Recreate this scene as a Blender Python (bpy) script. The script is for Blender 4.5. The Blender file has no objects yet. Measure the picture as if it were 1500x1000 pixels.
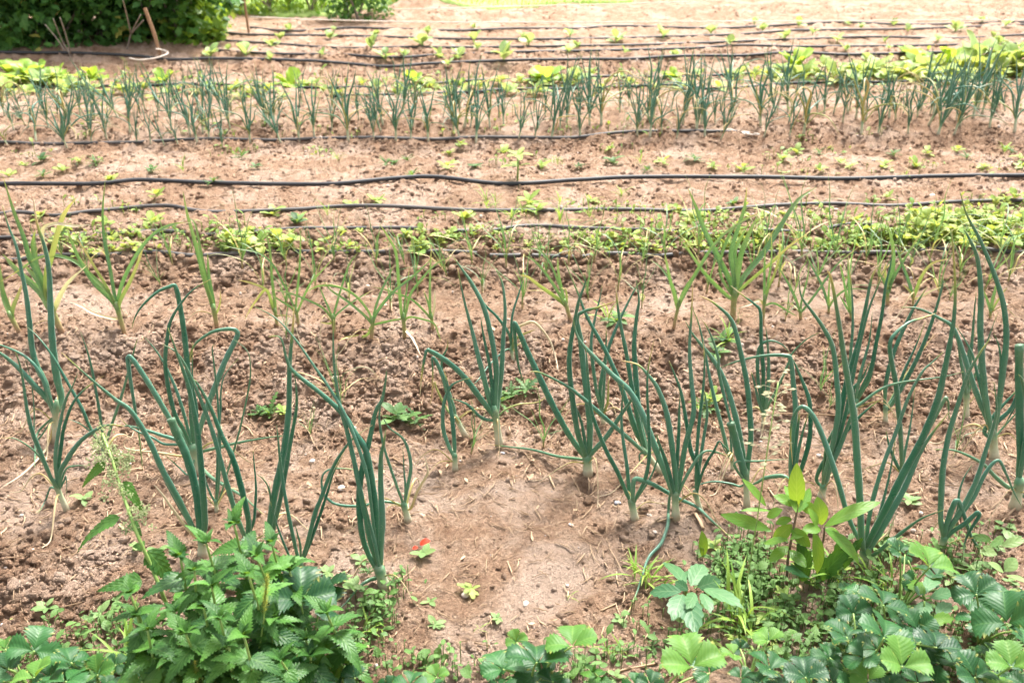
import bpy, math, random
import numpy as np
from mathutils import Vector, Matrix
random.seed(7)
RNG = np.random.default_rng(11)
S = bpy.context.scene
COL = S.collection
PI = math.pi
rad = math.radians
U = random.uniform

# ---------------------------------------------------------------- camera
CH, PITCH, FPX = 1.25, rad(27.0), 1458.3
cam_d = bpy.data.cameras.new('camera')
cam = bpy.data.objects.new('camera', cam_d)
COL.objects.link(cam)
cam.location = (0, 0, CH)
cam.rotation_euler = (PI/2 - PITCH, 0, 0)
cam_d.sensor_width = 36.0
cam_d.lens = 35.0
cam_d.clip_start = .05
cam_d.clip_end = 500
cam_d.dof.use_dof = True
cam_d.dof.focus_distance = 2.0
cam_d.dof.aperture_fstop = 6.3
S.camera = cam
CAM = np.array([0, 0, CH])

def ray(x, y):
    a, b = (x-750)/FPX, (500-y)/FPX
    return np.array([a, math.cos(PITCH)+b*math.sin(PITCH), -math.sin(PITCH)+b*math.cos(PITCH)])

def depth(P):
    return P[1]*math.cos(PITCH) - (P[2]-CH)*math.sin(PITCH)

# ---------------------------------------------------------------- terrain
def _hash(i, j, s):
    i = i.astype(np.int64); j = j.astype(np.int64)
    n = (i*374761393 + j*668265263 + s*974634777) & 0xffffffff
    n = ((n ^ (n >> 13))*1274126177) & 0xffffffff
    n = ((n ^ (n >> 16))*2246822519) & 0xffffffff
    return ((n ^ (n >> 15)) & 0xffffff)/float(0xffffff)

def vnoise(x, y, s=0):
    xi, yi = np.floor(x), np.floor(y)
    fx, fy = x-xi, y-yi
    fx = fx*fx*fx*(fx*(fx*6-15)+10); fy = fy*fy*fy*(fy*(fy*6-15)+10)
    a = _hash(xi, yi, s); b = _hash(xi+1, yi, s); c = _hash(xi, yi+1, s); d = _hash(xi+1, yi+1, s)
    return (a*(1-fx)+b*fx)*(1-fy) + (c*(1-fx)+d*fx)*fy

def fbm(x, y, n=4, s=0):
    t, amp, tot = 0, 1., 0.
    for k in range(n):
        t = t + amp*vnoise(x*2**k + 17.3*k, y*2**k - 9.1*k, s+k); tot += amp; amp *= .55
    return t/tot

def lumps(x, y, s):
    """rounded clods: for every point the tallest of the lumps scattered in the cells around it"""
    xi, yi = np.floor(x), np.floor(y)
    best = np.zeros_like(x)
    for dx in (-1, 0, 1):
        for dy in (-1, 0, 1):
            cx, cy = xi+dx, yi+dy
            px = cx + _hash(cx, cy, s); py = cy + _hash(cx, cy, s+1)
            r = .30 + .55*_hash(cx, cy, s+2)**2
            k = 1+.5*(_hash(cx, cy, s+3)-.5)
            d2 = (((x-px)*k)**2 + ((y-py)/k)**2)/(r*r)
            best = np.maximum(best, r*np.sqrt(np.clip(1-d2, 0, 1)))
    return best

PY = np.array([-30, 0, 1.75, 1.98, 2.10, 2.42, 2.58, 2.74, 2.98, 3.12, 3.9, 4.02, 4.12, 4.36, 4.6, 5.35, 5.50, 5.85, 6.1, 9, 60])
PZ = np.array([0, 0, 0, -.012, -.008, .048, .048, .042, .100, .098, .085, .066, .06, .105, .10, .075, .058, .12, .115, .105, .1])
CY = np.array([0, 1.2, 1.9, 2.02, 2.12, 2.40, 2.50, 2.66, 2.76, 3.0, 3.10, 3.3, 4.0, 4.1, 4.34, 4.45, 5.4, 5.52, 5.85, 6.0, 12])
CM = np.array([.3, .3, .22, .45, .95, .9, .35, .3, .95, 1., .5, .45, .5, .9, .9, .5, .5, 1, 1, .5, .5])

def warp(x, y):
    return y + .11*(vnoise(x*.9, y*.35, 91)-.5) + .05*(vnoise(x*3.1, y*1.2, 92)-.5)

def macro(x, y):
    yy = warp(x, y)
    z = sum(np.interp(yy+o, PY, PZ) for o in (-.07, -.035, 0, .035, .07))/5
    # heap of dug soil by the lawn
    z = z + .11*np.exp(-(((x+.66)/.16)**2 + ((y-7.42)/.16)**2)) + .06*np.exp(-(((x+.62)/.42)**2 + ((y-7.30)/.30)**2))
    return z

def clodmask(x, y):
    m = np.interp(warp(x, y), CY, CM)
    m = m*(.55+.9*fbm(x*2.3, y*2.3, 3, 40))
    left = np.exp(-(((x+.95)/.28)**2 + ((y-1.42)/.2)**2))
    trodden = np.exp(-((x+.01)/.27)**4-((y-1.55)/.28)**4)      # the smooth bare patch between the clumps
    return np.clip(np.maximum(m, left*1.1)*(1-.93*trodden), 0, 1)

NR, NC = 860, 900
Y0, Y1 = .72, 10.2
RR = (Y1/Y0)**(1/(NR-1))
gy = Y0*RR**np.arange(NR)
gu = np.linspace(-1, 1, NC)
W = lambda y: .60*y + .5
GYY = np.repeat(gy[:, None], NC, 1)
GXX = gu[None, :]*W(gy)[:, None]
CLOD = clodmask(GXX, GYY)
GZ = macro(GXX, GYY)
GZ += .030*(fbm(GXX*2.2, GYY*2.2, 2, 3)-.5) + .020*(fbm(GXX*7, GYY*7, 3, 5)-.5) + .024*(fbm(GXX*24, GYY*24, 4, 8)-.5)*(.6+CLOD)
_wx = GXX+.020*(fbm(GXX*45, GYY*45, 2, 61)-.5); _wy = GYY+.020*(fbm(GXX*45, GYY*45, 2, 65)-.5)
L1 = lumps(_wx*22, _wy*22, 100); L2 = lumps(_wx*48, _wy*48, 110); L3 = lumps(_wx*95, _wy*95, 120)
GZ += L1*.016*np.clip(CLOD*1.3-.35, 0, 1) + L2*.0105*np.clip(CLOD*1.15-.05, 0.06, 1) + L3*.0060*(.25+.75*CLOD)
GZ += .0075*(fbm(GXX*110, GYY*110, 2, 66)-.5)*(.55+CLOD) - .005*np.clip(fbm(GXX*17, GYY*17, 3, 75)-.56, 0, 1)*6*(.25+.75*CLOD)
# small sunken holes
for hx, hy, hr, hd in [(858, 716, .016, .03), (345, 800, .03, .02), (668, 646, .03, .014), (905, 705, .03, .018), (812, 692, .035, .018),
                       (1065, 655, .04, .02), (1420, 650, .035, .02), (1335, 690, .05, .02), (1440, 775, .045, .018), (620, 636, .03, .016), (610, 806, .012, .02), (280, 650, .04, .02), (65, 650, .03, .02)]:
    d = ray(hx, hy); P = CAM + d*(CH/-d[2])
    GZ -= hd*np.exp(-(((GXX-P[0])/hr)**2 + ((GYY-P[1])/(hr*1.3))**2))

def gh(x, y):
    """ground height read back from the sculpted sheet"""
    if y <= Y0*1.01 or y >= Y1*.99 or abs(x) >= W(y)*.995:
        return float(macro(np.array([x]), np.array([y]))[0])
    fi = math.log(y/Y0)/math.log(RR); fj = (x/W(y)+1)/2*(NC-1)
    i, j = int(fi), int(fj); a, b = fi-i, fj-j
    return float((GZ[i, j]*(1-b)+GZ[i, j+1]*b)*(1-a) + (GZ[i+1, j]*(1-b)+GZ[i+1, j+1]*b)*a)

def ground(x, y):
    """the point of the ground seen at a photograph pixel"""
    d = ray(x, y); z = .05
    for _ in range(14):
        P = CAM + d*((z-CH)/d[2])
        z = .5*z + .5*gh(P[0], P[1])
    P = CAM + d*((z-CH)/d[2]); P[2] = gh(P[0], P[1])
    return P

def at_height(x, y, h):
    """the point seen at a pixel that floats h above the ground"""
    d = ray(x, y); z = .05+h
    for _ in range(10):
        P = CAM + d*((z-CH)/d[2])
        z = .5*z + .5*(gh(P[0], P[1])+h)
    return CAM + d*((z-CH)/d[2])

def ppm(P):
    return FPX/depth(P)

# ---------------------------------------------------------------- mesh helpers
def mesh_np(name, V, F, lf=None, smooth=True, mat=None, attr='lf'):
    """V (n,3); F a list of index tuples or an (m,k) array"""
    me = bpy.data.meshes.new(name)
    V = np.asarray(V, dtype=np.float32)
    if isinstance(F, np.ndarray):
        m, k = F.shape
        me.vertices.add(len(V)); me.vertices.foreach_set('co', V.ravel())
        me.loops.add(m*k); me.loops.foreach_set('vertex_index', F.astype(np.int32).ravel())
        me.polygons.add(m); me.polygons.foreach_set('loop_start', np.arange(0, m*k, k, dtype=np.int32))
        me.update(calc_edges=True)
    else:
        me.from_pydata(V.tolist(), [], F); me.update()
    if smooth:
        me.polygons.foreach_set('use_smooth', np.ones(len(me.polygons), dtype=bool))
    if lf is not None:
        a = me.attributes.new(attr, 'FLOAT_COLOR', 'POINT')
        a.data.foreach_set('color', np.asarray(lf, dtype=np.float32).ravel())
    if mat: me.materials.append(mat)
    return me

def put(name, me, parent=None, M=None):
    o = bpy.data.objects.new(name, me); COL.objects.link(o)
    if parent is not None: o.parent = parent
    if M is not None: o.matrix_local = M
    return o

def thing(name, label, cat, loc, rz=0, group=None, me=None):
    o = bpy.data.objects.new(name, me); COL.objects.link(o)
    o.location = Vector([float(v) for v in loc]); o.rotation_euler = (0, 0, rz)
    if me is None: o.empty_display_size = .05
    o['label'] = label; o['category'] = cat
    if group: o['group'] = group
    return o

def tag(o, kind): o['kind'] = kind; return o

class MB:
    """collects geometry for one mesh"""
    def __init__(s): s.V = []; s.F = []; s.L = []; s.n = 0
    def add(s, V, F, L):
        V = np.asarray(V, float); o = s.n
        s.V.append(V); s.F += [tuple(int(i)+o for i in f) for f in F]; s.L.append(np.asarray(L, float)); s.n += len(V)
        return s
    def mesh(s, name, mat, smooth=True):
        return mesh_np(name, np.concatenate(s.V), s.F, np.concatenate(s.L), smooth, mat)

def xf(M, V):
    M = np.array(M); return V @ M[:3, :3].T + M[:3, 3]

def spline(P, per=6):
    """Catmull-Rom through the points"""
    P = np.asarray(P, float)
    if len(P) == 2: return np.array([P[0]+(P[1]-P[0])*t for t in np.linspace(0, 1, per+1)])
    Q = np.vstack([2*P[0]-P[1], P, 2*P[-1]-P[-2]])
    out = []
    for i in range(1, len(Q)-2):
        a, b, c, d = Q[i-1:i+3]
        for t in np.arange(per)/per:
            out.append(.5*((2*b)+(c-a)*t+(2*a-5*b+4*c-d)*t*t+(3*b-a-3*c+d)*t**3))
    out.append(P[-1])
    return np.array(out)

def frames(P):
    T = np.gradient(P, axis=0); T /= np.linalg.norm(T, axis=1)[:, None]+1e-12
    n = np.cross(T[0], [0, 1, .3]); n /= np.linalg.norm(n)+1e-9
    N = [n]
    for i in range(1, len(P)):
        n = N[-1] - T[i]*np.dot(N[-1], T[i]); n /= np.linalg.norm(n)+1e-9; N.append(n)
    N = np.array(N); B = np.cross(T, N)
    return T, N, B

def tube(P, R, k=8, flat=1.0, rnd=0., dry=None, caps=True):
    """round stem or leaf along P with radii R; returns V, F, lf"""
    P = np.asarray(P, float); n = len(P)
    R = np.broadcast_to(np.asarray(R, float), (n,))
    T, N, B = frames(P)
    a = np.arange(k)*2*PI/k
    V = (P[:, None] + R[:, None, None]*(np.cos(a)[None, :, None]*N[:, None]+flat*np.sin(a)[None, :, None]*B[:, None])).reshape(-1, 3)
    F = [(i*k+j, i*k+(j+1) % k, (i+1)*k+(j+1) % k, (i+1)*k+j) for i in range(n-1) for j in range(k)]
    s = np.r_[0, np.cumsum(np.linalg.norm(np.diff(P, axis=0), axis=1))]; s /= s[-1]+1e-12
    dry = np.zeros(n) if dry is None else np.broadcast_to(dry, (n,))
    L = np.stack([np.repeat(s, k), np.tile(np.abs(np.linspace(-1, 1, k)), n), np.full(n*k, rnd), np.repeat(dry, k)], 1)
    if caps:
        F.append(tuple(range(k))[::-1]); F.append(tuple(range((n-1)*k, n*k)))
    return V, F, L

def strap(P, Wd, side, vee=.35, rnd=0., dry=None):
    """flat leaf with a shallow channel; side gives the width direction per point"""
    P = np.asarray(P, float); n = len(P)
    T = np.gradient(P, axis=0); T /= np.linalg.norm(T, axis=1)[:, None]+1e-12
    Sd = side - T*np.sum(side*T, axis=1)[:, None]; Sd /= np.linalg.norm(Sd, axis=1)[:, None]+1e-9
    Nn = np.cross(Sd, T)
    us = np.array([-1, -.5, 0, .5, 1])
    off = np.array([vee, vee*.45, 0, vee*.45, vee])
    V = (P[:, None] + (Wd/2)[:, None, None]*(us[None, :, None]*Sd[:, None] + off[None, :, None]*Nn[:, None])).reshape(-1, 3)
    k = 5
    F = [(i*k+j, i*k+j+1, (i+1)*k+j+1, (i+1)*k+j) for i in range(n-1) for j in range(k-1)]
    s = np.linspace(0, 1, n); dry = np.zeros(n) if dry is None else dry
    L = np.stack([np.repeat(s, k), np.tile(np.abs(us), n), np.full(n*k, rnd), np.repeat(dry, k)], 1)
    return V, F, L

def blade(L=1., Wd=.5, prof=None, nv=12, nu=2, tooth=0., vein=0., nvein=5, fold=.25, droop=.6, rise=0., wave=0., rnd=0., dry=0., twist=0.):
    """a broad leaf from the origin along +Y, upper face +Z; prof(v) gives the half width (0..1)"""
    vs = np.linspace(0, 1, nv+1); us = np.linspace(-1, 1, 2*nu+1)
    ang = rise - droop*vs
    cy = np.r_[0, np.cumsum(np.cos((ang[1:]+ang[:-1])/2))]*L/nv
    cz = np.r_[0, np.cumsum(np.sin((ang[1:]+ang[:-1])/2))]*L/nv
    V, Lf = [], []
    ph = U(0, 6)
    for i, v in enumerate(vs):
        hw = Wd/2*prof(v)
        for u in us:
            au = abs(u); h = hw; fwd = 0.
            if tooth and au > .99:
                h = hw*(1+(tooth if i % 2 == 0 else -tooth)); fwd = (L/nv)*(.45 if i % 2 == 0 else -.1)
            q = ((v-.30*au)*nvein) % 1.0
            z = fold*au*hw + vein*L*(abs(q-.5)*2-.5)*min(1, au*4)*(1 if au < .99 else .6) + wave*L*math.sin(v*9+ph+u*2)*au*au
            z -= .55*fold*au*au*hw
            c, s = math.cos(ang[i]), math.sin(ang[i])
            x = u*h; tw = twist*v
            x, z = x*math.cos(tw)-z*math.sin(tw), x*math.sin(tw)+z*math.cos(tw)
            V.append((x, cy[i]+fwd*c - z*s + (.12*L*au*prof(v)*.5 if False else 0), cz[i]+z*c+fwd*s))
            Lf.append((v, au, rnd, dry))
    k = 2*nu+1
    F = [(i*k+j, i*k+j+1, (i+1)*k+j+1, (i+1)*k+j) for i in range(nv) for j in range(k-1)]
    return np.array(V), F, np.array(Lf)

P_OVAL = lambda v: math.sin(PI*min(1, max(0, v*.97+.02)))**.8
P_OBOV = lambda v: max(.02, math.sin(PI*min(1, v**1.25*.93+.0))**.75*(.55+.6*v)) if v < .999 else .12
P_NETT = lambda v: max(.0, min(1, v/.13)**.6*(1-max(0, v-.13)/.87)**.85)
P_LANC = lambda v: math.sin(PI*min(1, v**.8))**.9
P_ROUND = lambda v: math.sqrt(max(0, 1-(2*v-1)**2))
P_CAB = lambda v: (.12 if v < .22 else max(.0, math.sin(PI*min(1, ((v-.22)/.78)**.9*.96+.04))**.55))
P_LETT = lambda v: .25+.75*math.sin(PI/2*min(1, v*1.2)) if v < .8 else math.sqrt(max(0, 1-((v-.8)/.2)**2*.9))

def T_(loc=(0, 0, 0), rz=0, rx=0, ry=0, s=1):
    return Matrix.Translation(Vector([float(v) for v in loc])) @ Matrix.Rotation(rz, 4, 'Z') @ Matrix.Rotation(rx, 4, 'X') @ Matrix.Rotation(ry, 4, 'Y') @ Matrix.Diagonal((s, s, s, 1))

ONES = ' first second third fourth fifth sixth seventh eighth ninth tenth eleventh twelfth thirteenth fourteenth fifteenth sixteenth seventeenth eighteenth nineteenth'.split(' ')
TENS = ['', '', 'twent', 'thirt', 'fort', 'fift', 'sixt', 'sevent', 'eight', 'ninet']
def nth(n):
    if n >= 100: return 'hundred-and-'+nth(n-100) if n > 100 else 'hundredth'
    if n < 20: return ONES[n]
    return TENS[n//10]+('ieth' if n % 10 == 0 else 'y-'+ONES[n % 10])
# ---------------------------------------------------------------- materials
def new_mat(name):
    m = bpy.data.materials.new(name); m.use_nodes = True
    nt = m.node_tree; nt.nodes.clear()
    return m, nt

class NT:
    def __init__(s, nt): s.nt = nt
    def n(s, t, **kw):
        x = s.nt.nodes.new(t)
        for k, v in kw.items(): setattr(x, k, v)
        return x
    def l(s, a, b): s.nt.links.new(a, b)
    def mix(s, fac, a, b, mode='MIX'):
        x = s.n('ShaderNodeMix', data_type='RGBA', blend_type=mode)
        for sock, v in ((x.inputs[0], fac), (x.inputs[6], a), (x.inputs[7], b)):
            if hasattr(v, 'links'): s.l(v, sock)
            else: sock.default_value = v if not isinstance(v, tuple) else (*v, 1)
        return x.outputs[2]
    def ramp(s, fac, stops, interp='LINEAR'):
        x = s.n('ShaderNodeValToRGB'); cr = x.color_ramp; cr.interpolation = interp
        while len(cr.elements) < len(stops): cr.elements.new(.5)
        for e, (p, c) in zip(cr.elements, stops):
            e.position = p; e.color = (*c, 1) if isinstance(c, tuple) else (c, c, c, 1)
        s.l(fac, x.inputs[0]); return x.outputs[0]
    def math(s, op, a, b=None, clamp=False):
        x = s.n('ShaderNodeMath', operation=op, use_clamp=clamp)
        for sock, v in zip(x.inputs, (a, b)):
            if v is None: continue
            if hasattr(v, 'links'): s.l(v, sock)
            else: sock.default_value = v
        return x.outputs[0]
    def noise(s, vec, scale, detail=4, rough=.55, dist=0):
        x = s.n('ShaderNodeTexNoise'); x.inputs['Scale'].default_value = scale; x.inputs['Detail'].default_value = detail
        x.inputs['Roughness'].default_value = rough; x.inputs['Distortion'].default_value = dist
        if vec is not None: s.l(vec, x.inputs['Vector'])
        return x.outputs['Fac']
    def bump(s, h, dist, strength=1., normal=None):
        x = s.n('ShaderNodeBump'); x.inputs['Distance'].default_value = dist; x.inputs['Strength'].default_value = strength
        s.l(h, x.inputs['Height'])
        if normal is not None: s.l(normal, x.inputs['Normal'])
        return x.outputs[0]

def finish(g, col, rough, normal=None, transl=0., tcol=None, spec=.5, sheen=0.):
    p = g.n('ShaderNodeBsdfPrincipled')
    for k, v in (('Base Color', col), ('Roughness', rough)):
        if hasattr(v, 'links'): g.l(v, p.inputs[k])
        else: p.inputs[k].default_value = (*v, 1) if isinstance(v, tuple) else v
    p.inputs['Specular IOR Level'].default_value = spec
    p.inputs['Sheen Weight'].default_value = sheen; p.inputs['Sheen Roughness'].default_value = .45
    if normal is not None: g.l(normal, p.inputs['Normal'])
    out = g.n('ShaderNodeOutputMaterial'); sh = p.outputs[0]
    if transl:
        t = g.n('ShaderNodeBsdfTranslucent'); g.l(tcol if tcol is not None else col, t.inputs['Color'])
        mx = g.n('ShaderNodeMixShader'); mx.inputs[0].default_value = transl
        g.l(sh, mx.inputs[1]); g.l(t.outputs[0], mx.inputs[2]); sh = mx.outputs[0]
    g.l(sh, out.inputs['Surface'])

def soil_mat(name, clod=False):
    m, nt = new_mat(name); g = NT(nt)
    pos = g.n('ShaderNodeNewGeometry').outputs['Position']
    at = g.n('ShaderNodeAttribute', attribute_name='lf'); sep = g.n('ShaderNodeSeparateColor'); g.l(at.outputs['Color'], sep.inputs[0])
    moist = sep.outputs[0]
    n1 = g.noise(pos, 3.2, 5, .6); n2 = g.noise(pos, 24, 6, .62); n3 = g.noise(pos, 130, 5, .6); n4 = g.noise(pos, 520, 3, .6)
    dry = g.ramp(n2, [(.28, (.40, .235, .145)), (.5, (.60, .39, .262)), (.72, (.74, .53, .39))])
    wet = g.ramp(n2, [(.3, (.23, .125, .073)), (.55, (.41, .238, .148)), (.75, (.56, .36, .24))])
    f = g.math('ADD', moist, g.math('MULTIPLY', g.math('SUBTRACT', n1, .5), 1.1))
    f = g.math('ADD', f, g.math('MULTIPLY', g.math('SUBTRACT', n3, .5), .55))
    f = g.ramp(f, [(.22, 0.), (.80, 1.)])
    c = g.mix(f, dry, wet)
    c = g.mix(g.ramp(n3, [(.35, .55), (.62, 0.)]), c, (.22, .125, .08), 'MIX')
    c = g.mix(g.ramp(n4, [(.60, 0.), (.70, .75)]), c, (.70, .55, .44))
    c = g.mix(g.ramp(n4, [(.30, .5), (.40, 0.)]), c, (.12, .07, .05))
    # pale dried crust patches
    n5 = g.noise(pos, 5.5, 6, .62, .5)
    c = g.mix(g.math('MULTIPLY', g.ramp(n5, [(.47, 0.), (.62, .8)]), g.math('SUBTRACT', 1., moist, True)), c, (.76, .575, .46))
    b = g.bump(n2, .018, .7); b = g.bump(n3, .012, 1., b); b = g.bump(n4, .0042, 1., b)
    finish(g, c, .95, b, spec=.15)
    return m

def onion_mat(name, flat=False):
    m, nt = new_mat(name); g = NT(nt)
    at = g.n('ShaderNodeAttribute', attribute_name='lf'); sep = g.n('ShaderNodeSeparateColor'); g.l(at.outputs['Color'], sep.inputs[0])
    t, u, r, a = sep.outputs[0], sep.outputs[1], sep.outputs[2], at.outputs['Alpha']
    if flat:
        base = g.ramp(t, [(0., (.16, .24, .07)), (.15, (.045, .155, .06)), (.6, (.06, .175, .075)), (.9, (.13, .22, .06)), (1., (.30, .28, .10))])
        alt = g.ramp(t, [(0., (.20, .27, .08)), (.5, (.10, .22, .065)), (1., (.32, .34, .12))])
    else:
        base = g.ramp(t, [(0., (.15, .25, .12)), (.07, (.06, .21, .10)), (.3, (.010, .125, .072)), (.75, (.024, .15, .084)), (1., (.07, .16, .075))])
        alt = g.ramp(t, [(0., (.20, .29, .14)), (.10, (.13, .29, .17)), (.5, (.085, .235, .165)), (1., (.09, .18, .085))])
    c = g.mix(r, base, alt)
    oc = g.n('ShaderNodeTexCoord').outputs['Object']
    cmb = g.n('ShaderNodeCombineXYZ'); g.l(g.math('MULTIPLY', u, 14.), cmb.inputs[0]); g.l(g.math('MULTIPLY', t, 2.2), cmb.inputs[1]); g.l(g.math('MULTIPLY', r, 40.), cmb.inputs[2])
    st = g.noise(cmb.outputs[0], 1.6, 4, .6)
    c = g.mix(g.ramp(st, [(.35, .35), (.6, 0.)]), c, (.008, .06, .034))
    bl = g.noise(oc, 26, 5, .65)
    c = g.mix(g.ramp(bl, [(.48, 0.), (.72, .34)]), c, (.13, .29, .19) if not flat else (.22, .32, .16))
    c = g.mix(g.ramp(g.noise(oc, 330, 2), [(.66, 0.), (.72, .45)]), c, (.42, .50, .36))
    dr = g.ramp(a, [(.0, (.12, .24, .05)), (.45, (.30, .33, .08)), (.75, (.56, .40, .15)), (1., (.66, .54, .38))])
    c = g.mix(g.ramp(a, [(.02, 0.), (.4, 1.)]), c, dr)
    nb = g.bump(st, .0008, .5); nb = g.bump(g.noise(oc, 140, 3), .0006, .5, nb)
    lum = g.mix(.55, c, (.20, .36, .05) if flat else (.08, .36, .13), 'MIX')
    finish(g, c, g.ramp(bl, [(.3, .24), (.7, .46)]), nb, transl=.30 if flat else .24, tcol=lum, spec=.6, sheen=.22)
    return m

def neck_mat():
    m, nt = new_mat('onion_neck_skin'); g = NT(nt)
    at = g.n('ShaderNodeAttribute', attribute_name='lf'); sep = g.n('ShaderNodeSeparateColor'); g.l(at.outputs['Color'], sep.inputs[0])
    oc = g.n('ShaderNodeTexCoord').outputs['Object']
    n = g.noise(oc, 40, 4)
    c = g.ramp(sep.outputs[0], [(0., (.30, .24, .16)), (.3, (.50, .50, .36)), (.65, (.40, .48, .30)), (1., (.10, .23, .12))])
    gar = g.ramp(sep.outputs[0], [(0., (.30, .17, .10)), (.35, (.33, .27, .12)), (.8, (.22, .28, .08)), (1., (.12, .24, .06))])
    c = g.mix(sep.outputs[2], c, gar)
    c = g.mix(g.ramp(n, [(.45, 0.), (.7, .5)]), c, (.33, .24, .16))
    finish(g, c, .45, g.bump(n, .001), transl=.12)
    return m

def leaf_mat(name, dark, light, glow, transl=.35, rough=.42, veins=6., veincol=(.30, .42, .16), vstr=.5, spec=.5, blot=.5, hvar=1.):
    """broad leaf: midrib and side veins from the leaf's own coordinates"""
    m, nt = new_mat(name); g = NT(nt)
    at = g.n('ShaderNodeAttribute', attribute_name='lf'); sep = g.n('ShaderNodeSeparateColor'); g.l(at.outputs['Color'], sep.inputs[0])
    v, u, r, a = sep.outputs[0], sep.outputs[1], sep.outputs[2], at.outputs['Alpha']
    oi = g.n('ShaderNodeObjectInfo').outputs['Random']
    pos = g.n('ShaderNodeNewGeometry').outputs['Position']
    n = g.noise(pos, 55, 4, .6); n2 = g.noise(pos, 9, 2)
    f = g.math('ADD', g.math('MULTIPLY', oi, .55*hvar), g.math('MULTIPLY', r, .55*hvar))
    f = g.math('ADD', f, g.math('MULTIPLY', g.math('SUBTRACT', n, .5), blot), True)
    c = g.mix(f, dark, light)
    # veins
    q = g.math('SUBTRACT', v, g.math('MULTIPLY', u, .30)); q = g.math('FRACT', g.math('MULTIPLY', q, veins))
    q = g.math('ABSOLUTE', g.math('SUBTRACT', q, .5))
    vein = g.math('MAXIMUM', g.ramp(q, [(.40, 0.), (.5, .7)]), g.ramp(u, [(.0, 1.), (.07, 0.)]))
    c = g.mix(g.math('MULTIPLY', vein, vstr), c, veincol)
    c = g.mix(g.ramp(a, [(.0, 0.), (1., 1.)]), c, (.50, .42, .10))
    tc = g.mix(.6, c, glow)
    nb = g.bump(q, .0014 if veins == 7 and 'nettle' in name else .0009, .6); nb = g.bump(n, .0012, .5, nb)
    finish(g, c, g.ramp(n2, [(.3, rough-.08), (.7, rough+.12)]), nb, transl=transl, tcol=tc, spec=spec*.42)
    return m

def plain(name, c1, c2, scale=20, rough=.6, spec=.5, bump=.002, stretch=None):
    m, nt = new_mat(name); g = NT(nt)
    oc = g.n('ShaderNodeTexCoord').outputs['Object']
    if stretch:
        mp = g.n('ShaderNodeMapping'); mp.inputs['Scale'].default_value = stretch; g.l(oc, mp.inputs[0]); oc = mp.outputs[0]
    n = g.noise(oc, scale, 5, .6)
    finish(g, g.ramp(n, [(.3, c1), (.7, c2)]), rough, g.bump(n, bump), spec=spec)
    return m

M_SOIL = soil_mat('soil_earth'); M_CLOD = soil_mat('soil_crumb')
M_ONION = onion_mat('onion_leaf'); M_GARLIC = onion_mat('garlic_leaf', True); M_NECK = neck_mat()
M_STRAW = leaf_mat('dry_straw', (.30, .195, .12), (.50, .36, .235), (.6, .45, .3), .1, .7, veins=1., vstr=0.)
M_NETTLE = leaf_mat('nettle_leaf', (.007, .045, .014), (.070, .18, .028), (.30, .54, .04), .22, .42, veins=7, veincol=(.16, .30, .07), vstr=.5)
M_STRAWB = leaf_mat('strawberry_leaf', (.004, .034, .014), (.022, .092, .022), (.24, .50, .03), .16, .44, veins=7, veincol=(.10, .22, .06), vstr=.38, spec=.6)
M_STRAWB2 = leaf_mat('bright_strawberry_leaf', (.035, .125, .022), (.10, .22, .035), (.40, .58, .04), .32, .5, veins=7, veincol=(.24, .36, .08), vstr=.4, spec=.6)  # brighter, yellower copy of the strawberry leaf
M_WALNUT = leaf_mat('walnut_leaf', (.06, .17, .03), (.14, .28, .04), (.50, .62, .03), .42, .36, veins=7, veincol=(.30, .36, .10), vstr=.4)
M_GREY = leaf_mat('nightshade_leaf', (.03, .105, .045), (.09, .19, .08), (.25, .45, .08), .25, .40, veins=5, veincol=(.25, .34, .18), vstr=.4)
M_WEED = leaf_mat('weed_leaf', (.010, .052, .016), (.10, .19, .05), (.40, .55, .06), .24, .5, veins=4, vstr=.3)
M_PALEWEED = leaf_mat('pale_weed_leaf', (.07, .16, .045), (.21, .29, .11), (.5, .55, .2), .25, .45, veins=4, vstr=.25)
M_RADISH = leaf_mat('radish_leaf', (.07, .18, .025), (.34, .42, .11), (.60, .62, .08), .34, .45, veins=5, vstr=.35, veincol=(.5, .55, .3))
M_CABB = leaf_mat('cabbage_leaf', (.12, .25, .09), (.36, .46, .18), (.55, .62, .12), .34, .40, veins=4, vstr=.35, veincol=(.52, .56, .38))
M_LETT = leaf_mat('lettuce_leaf', (.09, .25, .03), (.32, .46, .09), (.65, .75, .05), .45, .38, veins=4, vstr=.35, veincol=(.55, .60, .3))
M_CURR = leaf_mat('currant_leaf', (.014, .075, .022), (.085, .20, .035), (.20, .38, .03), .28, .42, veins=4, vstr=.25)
M_CURR2 = leaf_mat('sunlit_currant_leaf', (.05, .15, .025), (.20, .34, .05), (.50, .62, .04), .40, .42, veins=4, vstr=.25)  # brighter copy of the currant leaf, sunlight painted into its colour
M_GRASS = leaf_mat('grass_blade', (.10, .22, .03), (.28, .40, .08), (.45, .6, .06), .35, .5, veins=1, vstr=0.)
M_LAWN = plain('lawn_turf', (.16, .26, .06), (.36, .44, .16), 30, .9, .1, .01)
M_STEM = plain('green_stem', (.14, .26, .05), (.26, .36, .10), 40, .5)
M_BROWNSTEM = plain('brown_stem', (.10, .06, .04), (.22, .15, .10), 60, .8)
M_GREYSTEM = plain('grey_bark', (.17, .13, .11), (.36, .29, .25), 60, .85, .2)
M_HOSE = plain('black_hose', (.012, .013, .016), (.045, .047, .052), 9, .55, .4, .0008, (1, 6, 6))
M_HOSE2 = plain('dusty_hose', (.018, .018, .020), (.11, .10, .095), 7, .55, .4, .0008, (1, 5, 5))
M_WOOD = plain('stake_wood', (.22, .12, .07), (.42, .26, .16), 30, .8, .2, .004, (6, 6, 1))
M_STRING = plain('string', (.62, .52, .44), (.80, .72, .64), 60, .8, .2)
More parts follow.
